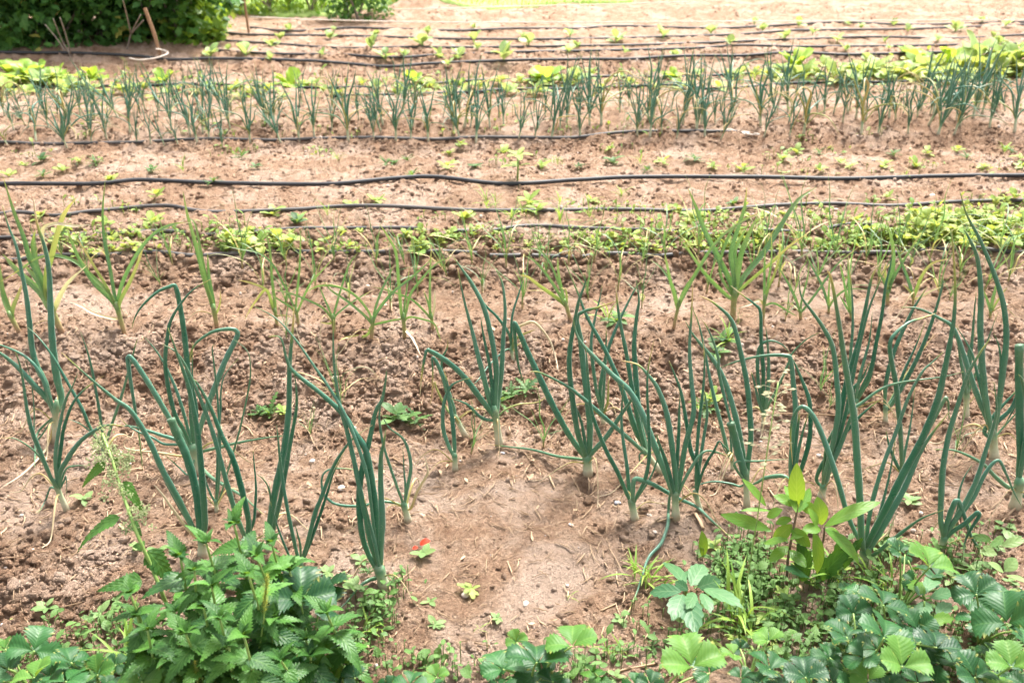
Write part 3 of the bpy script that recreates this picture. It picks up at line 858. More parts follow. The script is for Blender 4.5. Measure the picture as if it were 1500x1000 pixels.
def scatter_clods():
    V0, F0 = ico(2); V1, F1 = ico(1)
    allV, allF, allA, off = [], [], [], 0
    N = 70000; k = 0
    # nearer soil gets more of them per square metre: smaller crumbs show there
    ys = 1.12*np.exp(RNG.random(N*3)*math.log(8.3/1.12)); xs = (RNG.random(N*3)*2-1)*(.50*ys+.35)
    m = clodmask(xs, ys); keep = RNG.random(N*3) < np.where(m < .06, .03, np.where(ys > 2.8, .07, .16)+.80*np.clip(m, 0, 1)**1.8)
    xs, ys, m = xs[keep][:N], ys[keep][:N], m[keep][:N]
    for x, y, c in zip(xs, ys, m):
        r = min(.0115 if y < 3.2 else .0095, .0015*math.exp(RNG.normal(.2, .62))*(1+.9*c)*(.95+.08*min(y, 3.2)))
        if 2.72 < y < 3.1 and RNG.random() < .35: r = min(.0145, r*1.9)
        big = r > .0055
        Vb, Fb = (V0, F0) if big else (V1, F1)
        sc = r*(1+RNG.normal(0, .22, 3)).clip(.5, 1.6); sc[2] *= .85
        a = RNG.random()*6.28; ca, sa = math.cos(a), math.sin(a)
        P = Vb*(1+RNG.normal(0, .07, (len(Vb), 1)))
        for _ in range((5 if y < 2.7 else 2) if big else 3):      # broken faces
            nn = RNG.normal(0, 1, 3); nn /= np.linalg.norm(nn); ex = P@nn-RNG.uniform(.45, .85)
            P = P-np.maximum(ex, 0)[:, None]*nn*.92
        P = P*(1+.10*np.sin(P[:, [0]]*7+a)*np.sin(P[:, [1]]*6-a))
        P = P*sc; P = np.stack([P[:, 0]*ca-P[:, 1]*sa, P[:, 0]*sa+P[:, 1]*ca, P[:, 2]], 1)
        P += (x, y, gh(x, y)+r*.25)
        allV.append(P); allF.append(Fb+off); off += len(P)
        mo = min(1, max(0, .04+.26*c*(1 if y < 3.2 else .6)+RNG.normal(0, .13)))
        allA.append(np.tile([mo, 0, 0, 1], (len(P), 1)))
    o = put('soil_clods', mesh_np('soil_clods', np.concatenate(allV), np.concatenate(allF), np.concatenate(allA), True, M_CLOD)); tag(o, 'stuff')

scatter_clods()

def scatter_litter():
    mb = MB()
    for i in range(6000):
        y = 1.15*math.exp(RNG.random()*math.log(4.2/1.15)) if i % 3 else RNG.normal(1.95, .22)
        if y < 1.1: continue
        x = (RNG.random()*2-1)*(.5*y+.3)
        L = .006+.020*RNG.random()**2; w = .0007+.0015*RNG.random()**2; a = RNG.random()*6.28; bend = RNG.normal(0, .10)
        if i % 40 == 0: L *= 2.2; w *= 1.4
        pts = []
        for t in (-1, -.33, .33, 1):
            px = x+math.cos(a)*L*t-math.sin(a)*L*bend*t*t; py = y+math.sin(a)*L*t+math.cos(a)*L*bend*t*t
            pts.append((px, py, gh(px, py)+.002+.004*RNG.random()))
        V, F, Lf = tube(pts, [w*.6, w, w, w*.5], 4, .5, RNG.random(), 0.)
        mb.add(V, F, Lf)
    for i in range(170):      # scraps of dead leaf
        y = RNG.normal(1.95, .25) if i % 2 else 1.15*math.exp(RNG.random()*math.log(4.2/1.15))
        if y < 1.15: continue
        x = (RNG.random()*2-1)*(.5*y+.3); L = .008+.018*RNG.random()
        V, F, Lf = blade(L=L, Wd=L*(.15+.25*RNG.random()), prof=P_OVAL, nv=5, nu=1, fold=.7*RNG.random(), droop=1.4*RNG.random()-.4, rise=.2, rnd=RNG.random(), wave=.06)
        mb.add(xf(np.array(T_((x, y, gh(x, y)+.004), RNG.random()*6.28, .3*RNG.random(), RNG.normal(0, .35))), V), F, Lf)
    o = put('straw_litter', mb.mesh('straw_litter', M_STRAW)); tag(o, 'stuff')

scatter_litter()

def scatter_grit():
    V1, F1 = ico(1); mb_v, mb_f, off = [], [], 0
    for i in range(380):
        y = 1.15*math.exp(RNG.random()*math.log(7/1.15)); x = (RNG.random()*2-1)*(.5*y+.3)
        r = .0016+.0035*RNG.random()**3*(.6+.4*y)
        P = V1*r*(1+RNG.normal(0, .2, 3))+(x, y, gh(x, y)+r*.4)
        mb_v.append(P); mb_f.append(F1+off); off += len(P)
    o = put('pale_grit', mesh_np('pale_grit', np.concatenate(mb_v), np.concatenate(mb_f), None, True, M_STONE)); tag(o, 'stuff')

scatter_grit()

# loose single stones
V2, F2 = ico(2)
SLAB = {'w': 'whitish', 'b': 'bluish grey', 's': 'pinkish brown'}
SWHERE = ['lying in front of the garlic row', 'at the foot of the bare patch', 'beside the narrow-footed front onion', 'beside a front onion foot, bluish', 'just below the slim front onion foot',
          'low on the bare patch, small', 'between the two left front onions', 'on the bare patch, small and flat', 'biggest clod at the lower left', 'at the lower left beside the biggest clod', 'in the crumbly slope on the right',
          'below the round one of the right slope', 'beside the hose on the right', 'half sunk under the second hose', 'by the hose at the upper left', 'on the edge of the crumbly bed', 'near the strawberry leaves, oblong', 'right of the drooping onion foot', 'under the walnut seedling', 'on the slope behind the front onions']
for (s, wh) in zip(STONES.split(), SWHERE):
    x, y, r, c = s.split(','); P = ground(float(x), float(y)); r = float(r)/2/ppm(P)
    rr = np.random.default_rng(int(float(x)))
    V = V2*(1+.16*np.sin(V2[:, [0]]*3+r*900)+rr.normal(0, .05, (len(V2), 1)))*np.array([1.15, .9, .62])*r
    thing('stone' if c != 's' else 'earth_lump', f'{SLAB[c]} {"stone" if c != "s" else "lump of dry earth"} {wh}', 'stone' if c != 's' else 'clod', (P[0], P[1], P[2]+r*.25), U(0, 3), None,
          mesh_np('stone', V, F2, np.tile([.1, 0, 0, 1], (len(V), 1)), True, {'w': M_STONE, 'b': M_STONEB, 's': M_CLOD}[c]))

# wood chips and dead stalks lying about
for (x1, y1, x2, y2, w, lab) in [(513, 768, 536, 748, 5, 'split wood chip on the bare patch'), (575, 671, 597, 684, 4, 'straw-coloured stalk near the drooping onion'), (1018, 752, 1030, 775, 7, 'flat wood chip in front of the densest middle onion'),
                                 (963, 765, 990, 757, 5, 'reddish bark strip beside the front onion feet'), (1455, 780, 1490, 742, 6, 'pinkish dead stalk at the right edge'), (880, 895, 902, 885, 4, 'short twig beside the small seedlings'),
                                 (1320, 728, 1345, 724, 7, 'pale wood chip behind the large right onion'), (900, 985, 960, 972, 5, 'brown stick at the bottom by the strawberries'), (1125, 606, 1290, 611, 3, 'long thin dry stalk across the soil in the middle right'),
                                 (985, 905, 1003, 885, 4, 'short brown twig under the nightshade leaves'), (132, 696, 210, 688, 6, 'dry pinkish stalk lying behind the flowering nettle'), (352, 622, 372, 640, 4, 'curled dead leaf stalk under the right-hand left onions')]:
    A, B = ground(x1, y1), ground(x2, y2); c = (A+B)/2; r = w/2/ppm(c)
    pts = [p for p in (A, A*.66+B*.34, A*.34+B*.66, B)]
    pts = np.array([(p[0], p[1], max(p[2], gh(p[0], p[1]))+r*.5) for p in pts])-c
    V, F, L = tube(spline(pts, 3), r, 6, .55, random.random(), 0.)
    thing('dry_stalk' if 'stalk' in lab else 'wood_chip', lab, 'plant litter', c, 0, None, MB().add(V, F, L).mesh('dry_stalk', M_STRAW))

# lawn behind the plot
def build_lawn():
    nx, ny = 70, 30; V = []
    for j in range(ny):
        for i in range(nx):
            x = -6+i*(14/(nx-1)); edge = 7.28 if x < -.92 else (7.45+.32*max(0, x+.3) if x < .9 else 8.6+.10*x)
            edge += .25*math.sin(x*2.1)*.3+.12*math.sin(x*5.3)*.5
            y = edge + (j/(ny-1))**2*14
            V.append((x, y, gh(x, y)+(.018 if j else -.02)))
    F = np.array([(j*nx+i, j*nx+i+1, (j+1)*nx+i+1, (j+1)*nx+i) for j in range(ny-1) for i in range(nx-1)])
    o = put('lawn', mesh_np('lawn', V, F, None, True, M_LAWN)); tag(o, 'structure')
    mb = MB()
    for k in range(7500):
        x = U(-5, 3.2); edge = 7.28 if x < -.92 else (7.45+.32*max(0, x+.3) if x < .9 else 8.6+.10*x)
        y = edge+abs(random.gauss(0, .8)); h = U(.03, .08)*(1.3 if x < -1 else .8); a = U(0, 6.3); z = gh(x, y)+.01
        l = U(-.5, .5)*h; w = .0035
        ca, sa = math.cos(a)*w, math.sin(a)*w
        mb.add([(x-ca, y-sa, z), (x+ca, y+sa, z), (x+ca*.6+l*.4, y+sa*.6+l*.2, z+h*.6), (x-ca*.6+l*.4, y-sa*.6+l*.2, z+h*.6), (x+l, y+l*.5, z+h)], [(0, 1, 2, 3), (3, 2, 4)], [(0, 0, random.random(), 0)]*5)
    o = put('lawn_grass', mb.mesh('lawn_grass', M_GRASS, False)); tag(o, 'stuff')

build_lawn()

# ---------------------------------------------------------------- hoses, strings and stakes
for lab, r, pts in HOSES:
    P = []
    for s in pts.split():
        x, y = s.split(','); p = ground(float(x), float(y)); P.append(p)
    P = spline(np.array(P), 10)
    lift = .009 if r > .0075 else .003
    nx = vnoise(P[:, 0]*4, P[:, 1]*0+r*900, 7)
    for i in range(len(P)): P[i, 2] = max(gh(P[i, 0], P[i, 1]), macro(P[i:i+1, 0], P[i:i+1, 1])[0]) + r*(.8 if r > .0075 else .5) + lift*(.2+nx[i])
    P[:, 2] = np.convolve(np.r_[[P[0, 2]]*12, P[:, 2], [P[-1, 2]]*12], np.ones(25)/25, 'valid')
    o0 = P[len(P)//2].copy()
    V, F, L = tube(P-o0, r, 10, 1., .5)
    black = any(k in lab for k in ('thick', 'stake', 'nearest', 'half'))
    thing('irrigation_hose', lab, 'hose', o0, 0, 'irrigation hoses laid along the beds', MB().add(V, F, L).mesh('irrigation_hose', M_HOSE if black else M_HOSE2))

# knotted twine at the hose stub
P = ground(1087, 195); mb = MB()
for k in range(5):
    a = U(0, 6); pts = np.cumsum(np.array([[0, 0, .006]]+[[random.gauss(.009*math.cos(a), .010), random.gauss(.009*math.sin(a), .010), U(-.003, .004)] for _ in range(7)]), 0)
    pts[:, 2] = np.maximum(pts[:, 2], .004); mb.add(*tube(spline(pts, 4), .0028, 5))
thing('twine_knot', 'tangle of white twine tied round the hose stub', 'string', P, 0, None, mb.mesh('twine_knot', M_STRING))
P = ground(236, 88); mb = MB()
pts = np.array([(-.16, -.05, .02), (-.10, -.075, .015), (-.02, -.06, .02), (.03, -.02, .03), (.035, .03, .035), (.0, .035, .05), (-.02, 0, .06)])
mb.add(*tube(spline(pts, 6), .0045, 6))
thing('plastic_tie', 'white plastic tie looped round the foot of the wooden stake', 'tie', P, 0, None, mb.mesh('plastic_tie', M_STRING))

B = ground(236, 85); T = B + np.array([-.055, .02, .27]); Pm = [B-(T-B)*.2, B, B*.5+T*.5+np.array([.006, 0, 0]), T]
V, F, L = tube(np.array(Pm)-B, [.010, .011, .0115, .011], 5, .6)
thing('wooden_stake', 'slightly leaning wooden stake in front of the currant bushes', 'stake', B, 0, None, MB().add(V, F, L).mesh('wooden_stake', M_WOOD, False))
B2 = ground(365, 52); T2 = B2+np.array([-.02, 0, .75])
V, F, L = tube(np.array([B2*1.0-[0, 0, .06], B2, (B2+T2)/2, T2])-B2, .008, 6)
thing('thin_cane', 'thin upright cane holding the marking string', 'stake', B2, 0, None, MB().add(V, F, L).mesh('thin_cane', M_WOOD))
def string(lab, pts):
    P = spline(np.array(pts), 8); c = P[0].copy()
    V, F, L = tube(P-c, .0035, 5); thing('marking_string', lab, 'string', c, 0, 'marking strings over the far plot', MB().add(V, F, L).mesh('marking_string', M_STRING))
hs = .12
string('pale marking string running from the thin cane over the cabbage seedlings', [at_height(x, y, h) for x, y, h in [(366, 25, .13), (500, 30, .11), (687, 33, .08), (1000, 32, .08), (1500, 29, .08), (1600, 28, .08)]])
string('pale marking string beside the heap of dug soil', [at_height(x, y, .05) for x, y in [(575, 14), (636, 13), (772, 9), (900, 6), (1000, 3), (1150, -3)]])
# ---------------------------------------------------------------- traced onions, leeks and garlic
def traced_plants():
    blocks = []
    for line in TRACES.strip().split('\n'):
        f = line.split('|')
        if len(f) > 1: blocks.append((f, []))
        else: blocks[-1][1].append(line)
    for bi, (f, leaves) in enumerate(blocks):
        kind, lab, b, j, nw = f; nw = float(nw)
        bx, by = map(float, b.split(',')); jx, jy = map(float, j.split(','))
        B = ground(bx, by); pm = ppm(B)
        def plane_pts(pts, a, l):
            n = np.array([math.sin(a)*math.cos(l), -math.cos(a)*math.cos(l), math.sin(l)])
            out = []
            for (x, y) in pts:
                d = ray(x, y); t = np.dot(n, B-CAM)/np.dot(n, d); P = CAM+d*t
                z = gh(P[0], P[1])
                if t < 0 or P[2] < z+.008 or P[1] > B[1]+.5 or P[1] < B[1]-.5:
                    P = ground(x, y); P[2] += .010
                out.append(P)
            return np.array(out)
        J = plane_pts([(jx, jy)], 0, .02)[0]
        garlic = kind == 'F'
        root = thing('onion_plant' if not garlic else ('leek_plant' if 'leek' in lab else 'garlic_plant'), lab, 'onion' if not garlic else ('leek' if 'leek' in lab else 'garlic'), B, 0,
                     'onions of the front bed' if not garlic else 'leeks and garlic of the second row')
        # neck: swollen foot, tapering to the junction
        r = nw/2/pm
        top = J + (J-B)*.25
        if garlic: prof = [(-.25, 1.0), (0, 1.0), (.35, .95), (.75, .95), (1, 1.05), (1.25, .7)]
        else: prof = [(-.35, 1.0), (-.08, 1.35), (.18, 1.1), (.5, .92), (.85, .98), (1.05, 1.0), (1.25, .6)]
        NP = np.array([B+(J-B)*t for t, _ in prof]); NP[0] = B+[0, 0, -.03]
        V, F, L = tube(NP-B, [r*k for _, k in prof], 10, 1, 1. if garlic else .0)
        L[:, 0] = np.repeat([max(0, t) if t < 1 else 1. for t, _ in prof], 10)
        put('neck' if not garlic else 'stem', MB().add(V, F, L).mesh('neck', M_NECK), root)
        for li, s in enumerate(leaves):
            hd, pts = s.split(':', 1) if ':' in s else s.split(' ', 1)
            w, look = hd.split(); w = float(w)
            px = [tuple(map(float, q.split(','))) for q in pts.split()]
            rr = random.Random(bi*31+li)
            a = rr.uniform(-.55, .55); l = rr.uniform(-.02, .20)
            P = plane_pts(px, a, l)
            st = B+(J-B)*.80 + np.array([rr.uniform(-.3, .3)*r, rr.uniform(-.3, .3)*r, 0])
            near = min(abs(px[0][0]-jx)+abs(px[0][1]-jy), 999)
            P = np.vstack([st, P]) if near > 3 else np.vstack([st, P[1:]])
            P = spline(P, 6)
            n = len(P); t = np.linspace(0, 1, n)
            # keep every leaf out of the soil
            for i in range(1, n): P[i, 2] = max(P[i, 2], gh(P[i, 0], P[i, 1])+.006)
            wm = w*(.76 if not garlic else .74)/pm/2
            rnd = rr.random() if look in 'gc' else (.85 if look in 'lt' else .6)
            dry = {'g': 0., 'c': 0., 't': 0., 'l': .10, 'y': .62, 'p': .95}[look]
            dv = np.full(n, dry)
            tipd = rr.choice([.3, .5, .75, .9])
            if look in 'gtl': dv = np.maximum(dv, np.clip((t-(.90 if rr.random() < .6 else .8))/.12, 0, 1)*tipd)
            if look == 'y': dv = np.clip(np.interp(t, [0, .5, 1], [.15, .5, .8]), 0, 1)
            if look == 'p': dv = np.interp(t, [0, .3, 1], [.55, .9, 1.])
            if not garlic:
                if look == 'c': R = wm*np.interp(t, [0, .15, .5, 1], [.62, .92, 1., 1.0])
                else: R = wm*np.interp(t, [0, .1, .28, .55, .8, .95, 1], [.62, .86, 1., .80, .46, .20, .07])
                # hollow leaf pinches where it is kinked
                T = np.gradient(P, axis=0); T /= np.linalg.norm(T, axis=1)[:, None]
                kink = np.r_[0, np.clip(1-np.sum(T[1:]*T[:-1], axis=1), 0, 1)]
                R = R*(1-.35*np.clip(kink*2.5, 0, 1))
                R = R*(1+.05*np.sin(np.arange(n)*1.7+li))
                V, F, L = tube(P-B, R, 10, rr.uniform(.72, .9), rnd, dv)
                me = MB().add(V, F, L).mesh('leaf', M_ONION)
            else:
                Wd = 2*wm*np.interp(t, [0, .12, .4, .8, 1], [.75, .95, 1., .62, .06])*1.12
                T = np.gradient(P, axis=0)
                side = np.cross(T, CAM-P); side /= np.linalg.norm(side, axis=1)[:, None]+1e-9
                up = np.cross(side, T); up /= np.linalg.norm(up, axis=1)[:, None]+1e-9
                q = rr.uniform(-.6, .6); side = side*math.cos(q)+up*math.sin(q)
                V, F, L = strap(P-B, Wd, side, .38, rnd, dv)
                me = MB().add(V, F, L).mesh('leaf', M_GARLIC)
            put('leaf', me, root)
        # withered old leaves sagging to the soil round the foot
        rr = random.Random(bi*77)
        for k in range(rr.choice([1, 2, 2, 3]) if not garlic else rr.choice([0, 1])):
            az = rr.uniform(0, 6.28); Lh = rr.uniform(.05, .16); hh = rr.uniform(.02, .07); cu = rr.uniform(-.6, .6)
            S0 = B+(J-B)*rr.uniform(.4, .9); P = [S0]
            for t in (.3, .55, .8, 1.):
                q = az+cu*t; P.append(S0+np.array([math.cos(q)*Lh*t, math.sin(q)*Lh*t, hh*math.sin(PI*min(1, t*1.3))*.8]))
                P[-1][2] = max(gh(P[-1][0], P[-1][1])+.004, P[-1][2]-(S0[2]-B[2])*t)
            P = spline(np.array(P), 5); t = np.linspace(0, 1, len(P))
            V, F, L = tube(P-B, rr.uniform(.0012, .0026)*np.interp(t, [0, .3, 1], [1., 1., .3]), 6, .5, rr.random(), np.interp(t, [0, .4, 1], [.5, .85, 1.]))
            put('leaf', MB().add(V, F, L).mesh('leaf', M_ONION), root)['label'] = 'withered straw-coloured leaf sagging to the soil'

traced_plants()

# ---------------------------------------------------------------- the far onion bed and the thin garlic along the hose
def proto_allium(seed, garlic=False, thin=False):
    """list of (part name, mesh) for a plant 0.30 m tall"""
    rr = random.Random(seed); parts = []
    lean = np.array([rr.uniform(-.10, .10), rr.uniform(-.08, .08), 1.])
    hN = rr.uniform(.03, .055)
    r = .0045 if not thin else .003
    V, F, L = tube(np.array([[0, 0, -.02], [0, 0, 0], lean*hN*.5, lean*hN, lean*hN*1.2]), [r, r*1.3, r, r*.95, r*.6], 8, 1, 1. if garlic else 0.)
    L[:, 0] = np.repeat([0, .1, .55, .95, 1], 8)
    parts.append(('neck' if not garlic else 'stem', MB().add(V, F, L).mesh('neck', M_NECK)))
    n = rr.randint(5, 8); a0 = rr.uniform(0, 6.28)
    for k in range(n):
        main = k < 3
        az = a0+k*2.4+rr.uniform(-.4, .4)
        H = .30*(rr.uniform(.82, 1.0) if main else rr.uniform(.42, .85)); out = (rr.uniform(.02, .07) if main else rr.uniform(.05, .16))*(1.4 if garlic else 1)
        bend = rr.random() < (.12 if main else .6)
        P = [lean*hN*.7]
        d = np.array([math.cos(az), math.sin(az), 0])
        for t in (.25, .5, .75, 1.):
            q = lean*hN*.9+d*out*(t**1.5)+lean*(H-hN)*t
            if bend and t > .5: q = lean*hN*.9+d*(out*.5+(t-.5)*.26)+lean*(H-hN)*(.55+.10*math.sin((t-.5)*2*PI)-.5*max(0, t-.7))
            P.append(q+np.array([rr.gauss(0, .004), rr.gauss(0, .004), 0]))
        P = spline(np.array(P), 5); m = len(P); t = np.linspace(0, 1, m)
        dry = rr.choice([0, 0, 0, 0, .15, .5]) if not main else 0.
        if bend and rr.random() < .2: dry = .7
        dv = np.maximum(dry, np.clip((t-.82)/.18, 0, 1)*rr.choice([.2, .5, .9]))
        if garlic:
            Wd = (.0075 if not thin else .0050)*np.interp(t, [0, .2, .6, 1], [.7, 1, .8, .06])
            side = np.tile(np.cross(d, [0, 0, 1]), (m, 1))
            V, F, L = strap(P, Wd, side, .35, rr.random(), dv); mt = M_GARLIC
        else:
            R = rr.uniform(.0030, .0050)*(1 if main else .7)*np.interp(t, [0, .15, .4, .75, 1], [.7, .9, 1, .6, .1])
            V, F, L = tube(P, R, 6, .85, rr.uniform(.5, 1.), dv); mt = M_ONION
        parts.append(('leaf', MB().add(V, F, L).mesh('leaf', mt)))
    return parts

PR_ON = [proto_allium(100+i) for i in range(14)]
PR_GA = [proto_allium(200+i, True, True) for i in range(6)]

def place_proto(parts, name, label, cat, group, P, h, rz, tilt=(0, 0)):
    root = thing(name, label, cat, P, rz, group)
    root.rotation_euler = (tilt[0], tilt[1], rz)
    s = h/.30; root.scale = (s, s, s)
    for nm, me in parts: put(nm, me, root)
    return root

pts = []
for c, s in FAR_ONIONS.items():
    for q in s.split():
        x, y = map(float, q.split(',')); pts.append((c*500+x/2.942, y/2.942, c))
for k in range(60):      # the thinner plants between them
    x = U(-30, 1530); y = U(150, 200); pts.append((x, y, 0 if x < 500 else 1 if x < 1000 else 2))
near = sorted([p for p in pts if p[1] >= 186]); far = sorted([p for p in pts if p[1] < 186])
for line, rowname in ((near, 'near line'), (far, 'back line')):
    for i, (x, y, c) in enumerate(line):
        P = ground(x, y); lo, hi = FAR_H[c]
        big = 1380 <= x <= 1480 or 250 <= (x-500)*2.94 <= 1000 and 0
        hp = U(lo, hi)*(1.0 if y > 180 else .85)*(1.12 if 1320 < x < 1480 else 1)
        h = hp*1.27/ppm(P)
        tl = random.gauss(0, .17)
        adj = ('short' if hp < lo+(hi-lo)*.33 else 'tall' if hp > lo+(hi-lo)*.67 else 'middling') + (' left-leaning' if tl < -.09 else ' right-leaning' if tl > .09 else ' upright')
        place_proto(random.choice(PR_ON), 'onion_plant', f'{adj} onion, {nth(i+1)} from left in the {rowname} of the far bed', 'onion', 'young onions of the far bed', P, h, U(0, 6.28), (random.gauss(0, .10), tl))

third = [(92, 381, 70), (253, 389, 78), (355, 393, 88), (490, 384, 80), (552, 391, 72), (594, 393, 78), (647, 393, 52), (692, 392, 84), (742, 394, 92), (790, 385, 70), (833, 389, 90), (940, 392, 62), (974, 385, 98),
         (1023, 377, 112), (1120, 372, 96), (1175, 383, 118), (1224, 381, 104), (1268, 385, 84), (1361, 381, 110), (1413, 377, 70), (1462, 383, 96), (160, 390, 64), (420, 390, 60), (385, 430, 88), (418, 452, 76), (462, 425, 92), (512, 445, 70), (572, 455, 96), (612, 432, 80), (655, 408, 74), (706, 430, 66), (765, 452, 90), (800, 410, 84), (862, 440, 78), (905, 425, 96), (940, 452, 72), (1035, 430, 88), (1100, 408, 84), (1140, 420, 98), (1196, 415, 88), (1236, 440, 104), (1285, 420, 92), (1330, 402, 84), (1376, 440, 90), (1405, 410, 86), (1440, 430, 92), (1476, 415, 96), (236, 420, 60), (130, 405, 66), (1318, 384, 80), (870, 384, 74), (58, 392, 70)]
for i, (x, y, hp) in enumerate(sorted(third)):
    P = ground(x, y)
    place_proto(random.choice(PR_GA), 'garlic_plant', f'{"tall" if hp > 85 else "small"} thin garlic plant, {nth(i+1)} from the left of the thin ones behind the onions', 'garlic', 'thin garlic plants along the hose', P, hp*1.3/ppm(P), U(0, 6.28), (random.gauss(0, .05), random.gauss(0, .08)))
# a few more slender ones between hose and front onions on the right
extra = [(1150, 470, 70), (1080, 480, 40), (1200, 580, 95), (1215, 600, 60), (700, 480, 0), (1160, 440, 90), (1390, 440, 60), (420, 500, 70), (500, 605, 110), (455, 640, 60), (1400, 665, 90), (690, 665, 100), (796, 655, 120), (1290, 700, 0)]
for i, (x, y, hp) in enumerate(sorted(e for e in extra if e[2])):
    P = ground(x, y)
    place_proto(random.choice(PR_GA), 'garlic_plant', f'stray {"tall" if hp > 85 else "low"} slender grass-like garlic shoot, {nth(i+1)} of the strays counted from the left', 'garlic', 'stray garlic shoots between the onion rows', P, hp/ppm(P)/.9, U(0, 6.28), (random.gauss(0, .06), random.gauss(0, .10)))
# ---------------------------------------------------------------- leaf prototypes
def leafmesh(name, mat, **kw):
    V, F, L = blade(**kw); return MB().add(V, F, L).mesh(name, mat)

def rosette(prs, root, n, r, tilt=(.1, .6), s=(.8, 1.2), z=0., start=None, name='leaf', gold=2.4):
    a0 = U(0, 6.28) if start is None else start
    for k in range(n):
        put(name, random.choice(prs), root, T_((0, 0, z*random.random()), a0+k*gold+U(-.25, .25), U(*tilt), U(-.2, .2), r*U(*s)))

# cabbage seedlings: stalked round leaves on a short stem (unit = 1 m leaf, scaled down)
PR_CAB = [leafmesh('leaf', M_CABB, L=1, Wd=U(.55, .75), prof=P_CAB, nv=9, nu=2, fold=U(.2, .5), droop=U(.2, .9), rise=.2, wave=.03, rnd=U(0, 1)) for _ in range(6)]
cb = []
for q in CABBAGES.split():
    x, y, h = map(float, q.split(',')); cb.append((x, y, h))
V, F, L = tube(np.array([[0, 0, -.15], [0, 0, .15], [.03, 0, .35]]), [.05, .045, .04], 6, 1, .5)
ME_CSTEM = MB().add(V, F, L).mesh('stem', M_STEM)
for i, (x, y, h) in enumerate(sorted(cb)):
    P = ground(x, y+3); H = h*1.08/ppm(P)
    root = thing('cabbage_seedling', f'{"pale small" if h < 17 else "large leafy" if h > 23 else "pale"} cabbage seedling, {nth(i+1)} from the left among the far hoses', 'seedling', P, U(0, 6.28), 'cabbage seedlings in the far plot')
    put('stem', ME_CSTEM, root, T_(s=H*.9))
    rosette(PR_CAB, root, random.randint(4, 6), H*.80, (.35, 1.25), (.65, 1.1), H*.25)

# lettuces and chard
PR_LET = [leafmesh('leaf', M_LETT, L=1, Wd=U(.55, .8), prof=P_LETT, nv=12, nu=3, fold=U(.2, .5), droop=U(.3, 1.1), rise=.15, wave=.055, vein=.015, nvein=5, rnd=U(0, 1)) for _ in range(6)]
lt = sorted(tuple(map(float, q.split(','))) for q in LETTUCES.split())
for i, (x, y, h) in enumerate(lt):
    P = ground(x, y); H = h*1.25/ppm(P)
    root = thing('lettuce_plant', f'{"broad" if h > 26 else "small"} bright green lettuce head, {nth(i+1)} from the left behind the far onions', 'lettuce', P, U(0, 6.28), 'lettuce heads behind the far onions')
    rosette(PR_LET, root, 13, H*1.0, (.15, 1.25), (.6, 1.1))

# leafy rows: radishes by the near hoses and the pale leafy row behind the far onions
PR_RAD = [leafmesh('leaf', M_RADISH, L=1, Wd=U(.5, .72), prof=P_CAB, nv=10, nu=2, fold=U(.1, .4), droop=U(.5, 1.3), rise=.2, wave=.04, tooth=.08, rnd=U(0, 1), dry=random.choice([0, 0, 0, .3])) for _ in range(8)]
rp = []
for x0, x1, ya, yb, n, hh in [(95, 215, 345, 378, 9, 28), (325, 440, 348, 374, 12, 34), (440, 500, 356, 372, 2, 20), (500, 540, 345, 378, 4, 24), (595, 668, 345, 372, 8, 30), (700, 860, 345, 370, 8, 20), (860, 960, 352, 374, 9, 26), (965, 1100, 350, 370, 12, 24), (985, 1030, 316, 332, 4, 30),
                              (1100, 1240, 350, 372, 10, 22), (1250, 1320, 335, 368, 10, 30), (1320, 1510, 322, 366, 44, 36), (1400, 1510, 300, 326, 9, 30), (1040, 1250, 318, 335, 9, 20)]:
    n = int(n*1.5)
    for k in range(n): rp.append((x0+(x1-x0)*(k+U(.0, 1.))/n+U(-12, 12), U(ya-4, yb), hh*U(.5, 1.15)))
for i, (x, y, h) in enumerate(sorted(rp)):
    P = ground(x, y); H = h/ppm(P)
    root = thing('radish_plant', f'{"leafy" if h > 27 else "low"} pale green radish plant, {nth(i+1)} from the left in the row behind the garlic', 'radish', P, U(0, 6.28), 'radish plants behind the garlic')
    rosette(PR_RAD, root, random.randint(9, 14), H*.54, (.0, 1.2), (.35, 1.2), H*.42)
rp = []
for x0, x1, ya, yb, n, hh in [(-20, 130, 124, 145, 12, 26), (130, 420, 132, 146, 16, 17), (420, 700, 126, 142, 12, 15), (700, 860, 118, 140, 9, 20), (860, 1060, 112, 132, 10, 17), (1060, 1160, 110, 130, 6, 18), (1150, 1260, 108, 125, 10, 24), (1240, 1340, 108, 124, 11, 27), (1330, 1430, 102, 122, 9, 30), (1420, 1520, 95, 116, 13, 34)]:
    for k in range(n): rp.append((x0+(x1-x0)*(k+U(.1, .9))/n, U(ya, yb), hh*U(.7, 1.2)))
for i, (x, y, h) in enumerate(sorted(rp)):
    P = ground(x, y); H = h/ppm(P)
    root = thing('bean_plant', f'{"bushy" if h > 24 else "low"} pale leafy plant, {nth(i+1)} from the left in the row behind the far onions', 'bean plant', P, U(0, 6.28), 'leafy plants behind the far onions')
    rosette(PR_CAB if i % 3 == 0 else PR_RAD, root, random.randint(6, 8), H*1.1, (.2, 1.1), (.6, 1.1), H*.3)

